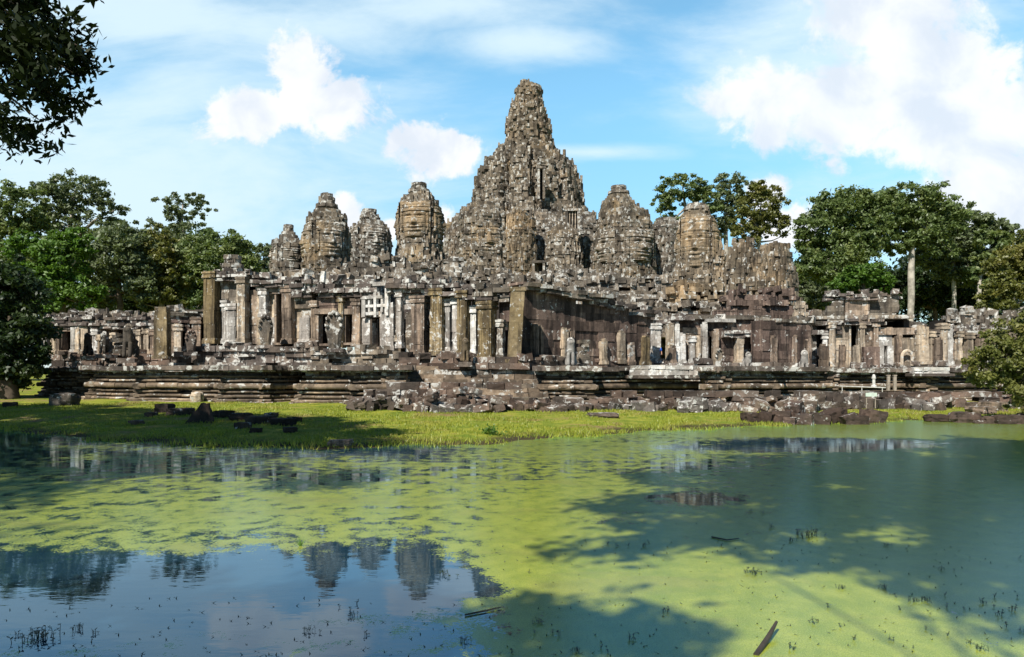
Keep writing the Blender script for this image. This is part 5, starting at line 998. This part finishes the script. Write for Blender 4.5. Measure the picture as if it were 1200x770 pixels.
shade_tree('low dense tree on the near bank shading the bottom left of the pond', SHADE_B, 11, 62, (-7.5, -7.5), 9, cl=.5)
SHADE_L = [(60, 480, 120, 7, 1.), (180, 488, 120, 9, 1.), (300, 496, 120, 10, 1.), (400, 505, 60, 8, .9), (120, 505, 150, 12, 1.), (250, 512, 130, 12, 1.), (370, 516, 80, 8, 1.), (80, 540, 150, 16, .8), (230, 545, 110, 12, .6), (30, 570, 90, 14, .5), (-120, 510, 160, 50, 1.), (-60, 600, 90, 30, .6), (0, 480, 60, 8, 1.)]
shade_tree('large tree on the left bank whose shade covers the left grass', SHADE_L, 17, 63, (-29, 14), 3.2, 80, .36, .95)

# grass blades on the far shore
def grass():
    g_ = np.random.default_rng(3); n = 150000; px = g_.uniform(-60, 1260, n); Y = 19.5 + g_.random(n) ** .8 * 20; x = (px - CX) / F * Y; d = Y - shore_at(x, Y); z = ground_h(x, Y)
    dens = np.array([mnoise.noise(Vector((a * .6, b * .6, 3.3))) for a, b in zip(x, Y)]); ok = (d > -.5) & (dens + g_.normal(size=n) * .22 + np.clip(d, -.5, 1.5) * .06 > -.12) & (Y < 41); x, Y, z, d, dens = x[ok], Y[ok], z[ok], d[ok], dens[ok]; m = len(x)
    h = g_.uniform(.03, .10, m) * (1 + .9 * np.clip(dens, -.3, .6)) * (1 + .5 * (d < .8)); a = g_.uniform(0, 6.283, m); w_ = .012 + .012 * g_.random(m); lean = g_.normal(size=(m, 2)) * .35
    b = np.stack([x, Y, np.maximum(z, -.02) - .01], 1); dx = np.stack([np.cos(a) * w_, np.sin(a) * w_, 0 * a], 1); tip = b + np.stack([lean[:, 0] * h, lean[:, 1] * h, h], 1)
    V = np.stack([b - dx, b + dx, tip], 1).reshape(-1, 3); me_ = raw_mesh('grass', V, np.arange(3 * m), np.full(m, 3), np.clip(.5 + .5 * dens + g_.normal(size=m) * .25, 0, 1)); o = bpy.data.objects.new('grass', me_); C.objects.link(o); me_.materials.append(M['leaf_grass'])
    tag(o, 'short yellow-green grass on the far shore', 'grass', None, 'stuff')
grass()

# pond weeds standing out of the water
def weed_mesh(seed, stems, spread, hgt):
    g_ = random.Random(seed); mb = MB()
    for _ in range(stems):
        x, y = g_.gauss(0, spread), g_.gauss(0, spread); h = hgt * g_.uniform(.4, 1.2); lx, ly = g_.gauss(0, .25) * h, g_.gauss(0, .25) * h; mb.tube([(x, y, -.03), (x + lx * .4, y + ly * .4, h * .55), (x + lx, y + ly, h)], [.004, .003, .0015], 4)
        for k in range(g_.randint(3, 6)):
            f = g_.uniform(.35, 1.0); a = g_.uniform(0, 6.28); ls = g_.uniform(.018, .034); c = Vector((x + lx * f, y + ly * f, h * f)); d = Vector((math.cos(a), math.sin(a), g_.uniform(-.1, .5))) * ls; e = Vector((-math.sin(a), math.cos(a), 0)) * ls * .42
            mb.face([c, c + d * .55 + e, c + d * 1.2, c + d * .55 - e], [[0, 1, 2, 3]], g_.random())
    return mb.mesh('pond_weed')
WM = [weed_mesh(i, s_, sp_, h_) for i, (s_, sp_, h_) in enumerate([(26, .085, .10), (12, .05, .09), (5, .03, .08), (2, .012, .07), (1, .004, .075), (16, .10, .06)])]
for me_ in WM: me_.materials.append(M['leaf_weed'])
def weed(px, py, v, k, label, group):
    Y = 1800 / (py - HY); o = bpy.data.objects.new('pond_weed', WM[v]); C.objects.link(o); o.location = (Xat(px, Y), Y, 0); k *= (.62 if v == 0 else .46); o.scale = (k, k, k); o.rotation_euler[2] = R.uniform(0, 6.28); tag(o, label, 'water plant', group)
weed(46, 748, 0, 1.15, 'bushiest dark water plant clump at the bottom left of the pond', None); weed(92, 738, 1, 1., 'slim upright dark weed right of the bushiest bottom left clump', None); weed(110, 742, 2, 1., 'small leafy sprig second right of the bottom left clump', None); weed(20, 744, 2, .9, 'small sprig left of the bushiest bottom left clump', None)
weed(948, 628, 0, 1.4, 'tall dark weed clump in the middle of the right pond', None); weed(928, 634, 1, 1.1, 'weed clump close left of the tall dark clump', None); weed(903, 618, 2, 1.3, 'sprigs left of the tall dark weed clump', None); weed(882, 672, 5, 1.5, 'low spreading weed mat on the yellow scum', None); weed(893, 602, 2, 1.2, 'single dark tuft above the tall weed clump', None)
GW = 'small weed sprigs poking out of the pond'
for (a, b) in [(398, 712), (410, 716), (418, 708), (413, 722), (362, 740), (375, 742), (428, 744), (520, 674), (527, 677), (536, 676), (630, 730), (626, 742), (648, 742), (655, 745), (545, 752), (600, 765), (675, 765), (704, 760), (712, 765), (740, 748), (760, 636), (712, 638), (722, 640), (736, 640), (756, 640), (620, 672), (780, 718), (1040, 640), (1105, 668), (1118, 669), (1035, 690), (1050, 700), (1070, 705), (1107, 698), (1085, 705), (1110, 712), (1130, 715), (1150, 706), (1165, 712), (1172, 722), (1180, 735), (1188, 716), (1165, 700), (1195, 655), (1192, 700), (960, 602), (880, 600), (845, 640), (1055, 715), (1090, 720), (1185, 750), (1198, 740), (985, 690), (970, 712), (955, 730), (985, 735), (1045, 750), (1135, 755), (1150, 762), (1110, 745), (1000, 750), (925, 760), (1070, 760), (1085, 738)]:
    weed(a, b, R.choice([2, 3, 3, 4, 1]), R.uniform(.8, 1.25), 'small dark weed sprig poking out of the shaded pond' if a < 860 else 'small weed sprig poking out of the pond right of the middle', GW if a < 860 else GW + ' on the right')
def specks():
    g_ = np.random.default_rng(12); mb = MB()
    for _ in range(700):
        px = g_.uniform(0, 1200); py = g_.choice([g_.uniform(640, 770), g_.uniform(520, 650)], p=[.7, .3])
        if px < 560 and py < 700: continue
        Y = 1800 / (py - HY); x = Xat(px, Y); h = g_.uniform(.004, .022); mb.face([(x - .006, Y, -.002), (x + .006, Y, -.002), (x + g_.normal() * .02, Y + g_.normal() * .01, h)], [[0, 1, 2]], g_.random()); a = g_.uniform(0, 6.28); ls = g_.uniform(.008, .02)
        mb.face([(x, Y, h * .5), (x + ls * math.cos(a), Y + ls * math.sin(a), h * .6), (x + ls * 1.6 * math.cos(a + .4), Y + ls * 1.6 * math.sin(a + .4), h * .5)], [[0, 1, 2]], g_.random())
    solo(mb, 'floating_weed', M['leaf_weed'], (0, 8, 0), 'tiny shoots and specks of weed over the pond', 'water weed', None, 'stuff')
specks()
def stick(label, pts, r, name='driftwood_stick'):
    q = []
    for (px, py, z) in pts: Y = 1800 / (py - HY); q.append((Xat(px, Y), Y, z))
    solo(MB().tube(q, [r, r * .9, r * .5][:len(q)], 6), name, M['wet_wood'], q[0], label, 'stick')
stick('short thick stick jutting from the yellow scum at the bottom right', [(886, 768, .0), (900, 752, .03), (910, 741, .08)], .022)
stick('long thin twig floating below the middle of the pond', [(545, 722, .01), (570, 717, .012), (588, 713, .012)], .008); stick('thin twig lying left of the tall weed clump', [(834, 630, .01), (852, 634, .012), (866, 632, .012)], .009)
def reed():
    mb = MB(); Y = 1800 / (640 - HY); x = Xat(352, Y)
    for a in np.linspace(-.6, .6, 9): mb.face([(x - .006, Y, -.01), (x + .006, Y, -.01), (x + a * .12, Y + R.uniform(-.03, .03), .13 * (1 - abs(a) * .4))], [[0, 1, 2]])
    solo(mb, 'reed_tuft', M['leaf_bright'], (x, Y, 0), 'single bright green reed tuft in the open water on the left', 'water plant')
    mb = MB(); Y = 23.2; x = Xat(577, Y); V, rn = leaves(np.array([[x + R.gauss(0, .12), Y + R.gauss(0, .1), .22 + R.gauss(0, .08)] for _ in range(16)]), np.full(16, .12), 16, .09, 4, .9)
    me_ = raw_mesh('shore_plant', V - np.array([x, Y, 0])[None], np.arange(len(V)), np.full(len(rn), 4), rn); o = bpy.data.objects.new('shore_plant', me_); C.objects.link(o); o.location = (x, Y, 0); me_.materials.append(M['leaf_bright']); tag(o, 'small bright leafy plant at the grassy water edge in the middle', 'plant')
reed()
for o in bpy.data.objects:
    if '_o' in o: del o['_o']
S.render.engine = 'CYCLES'
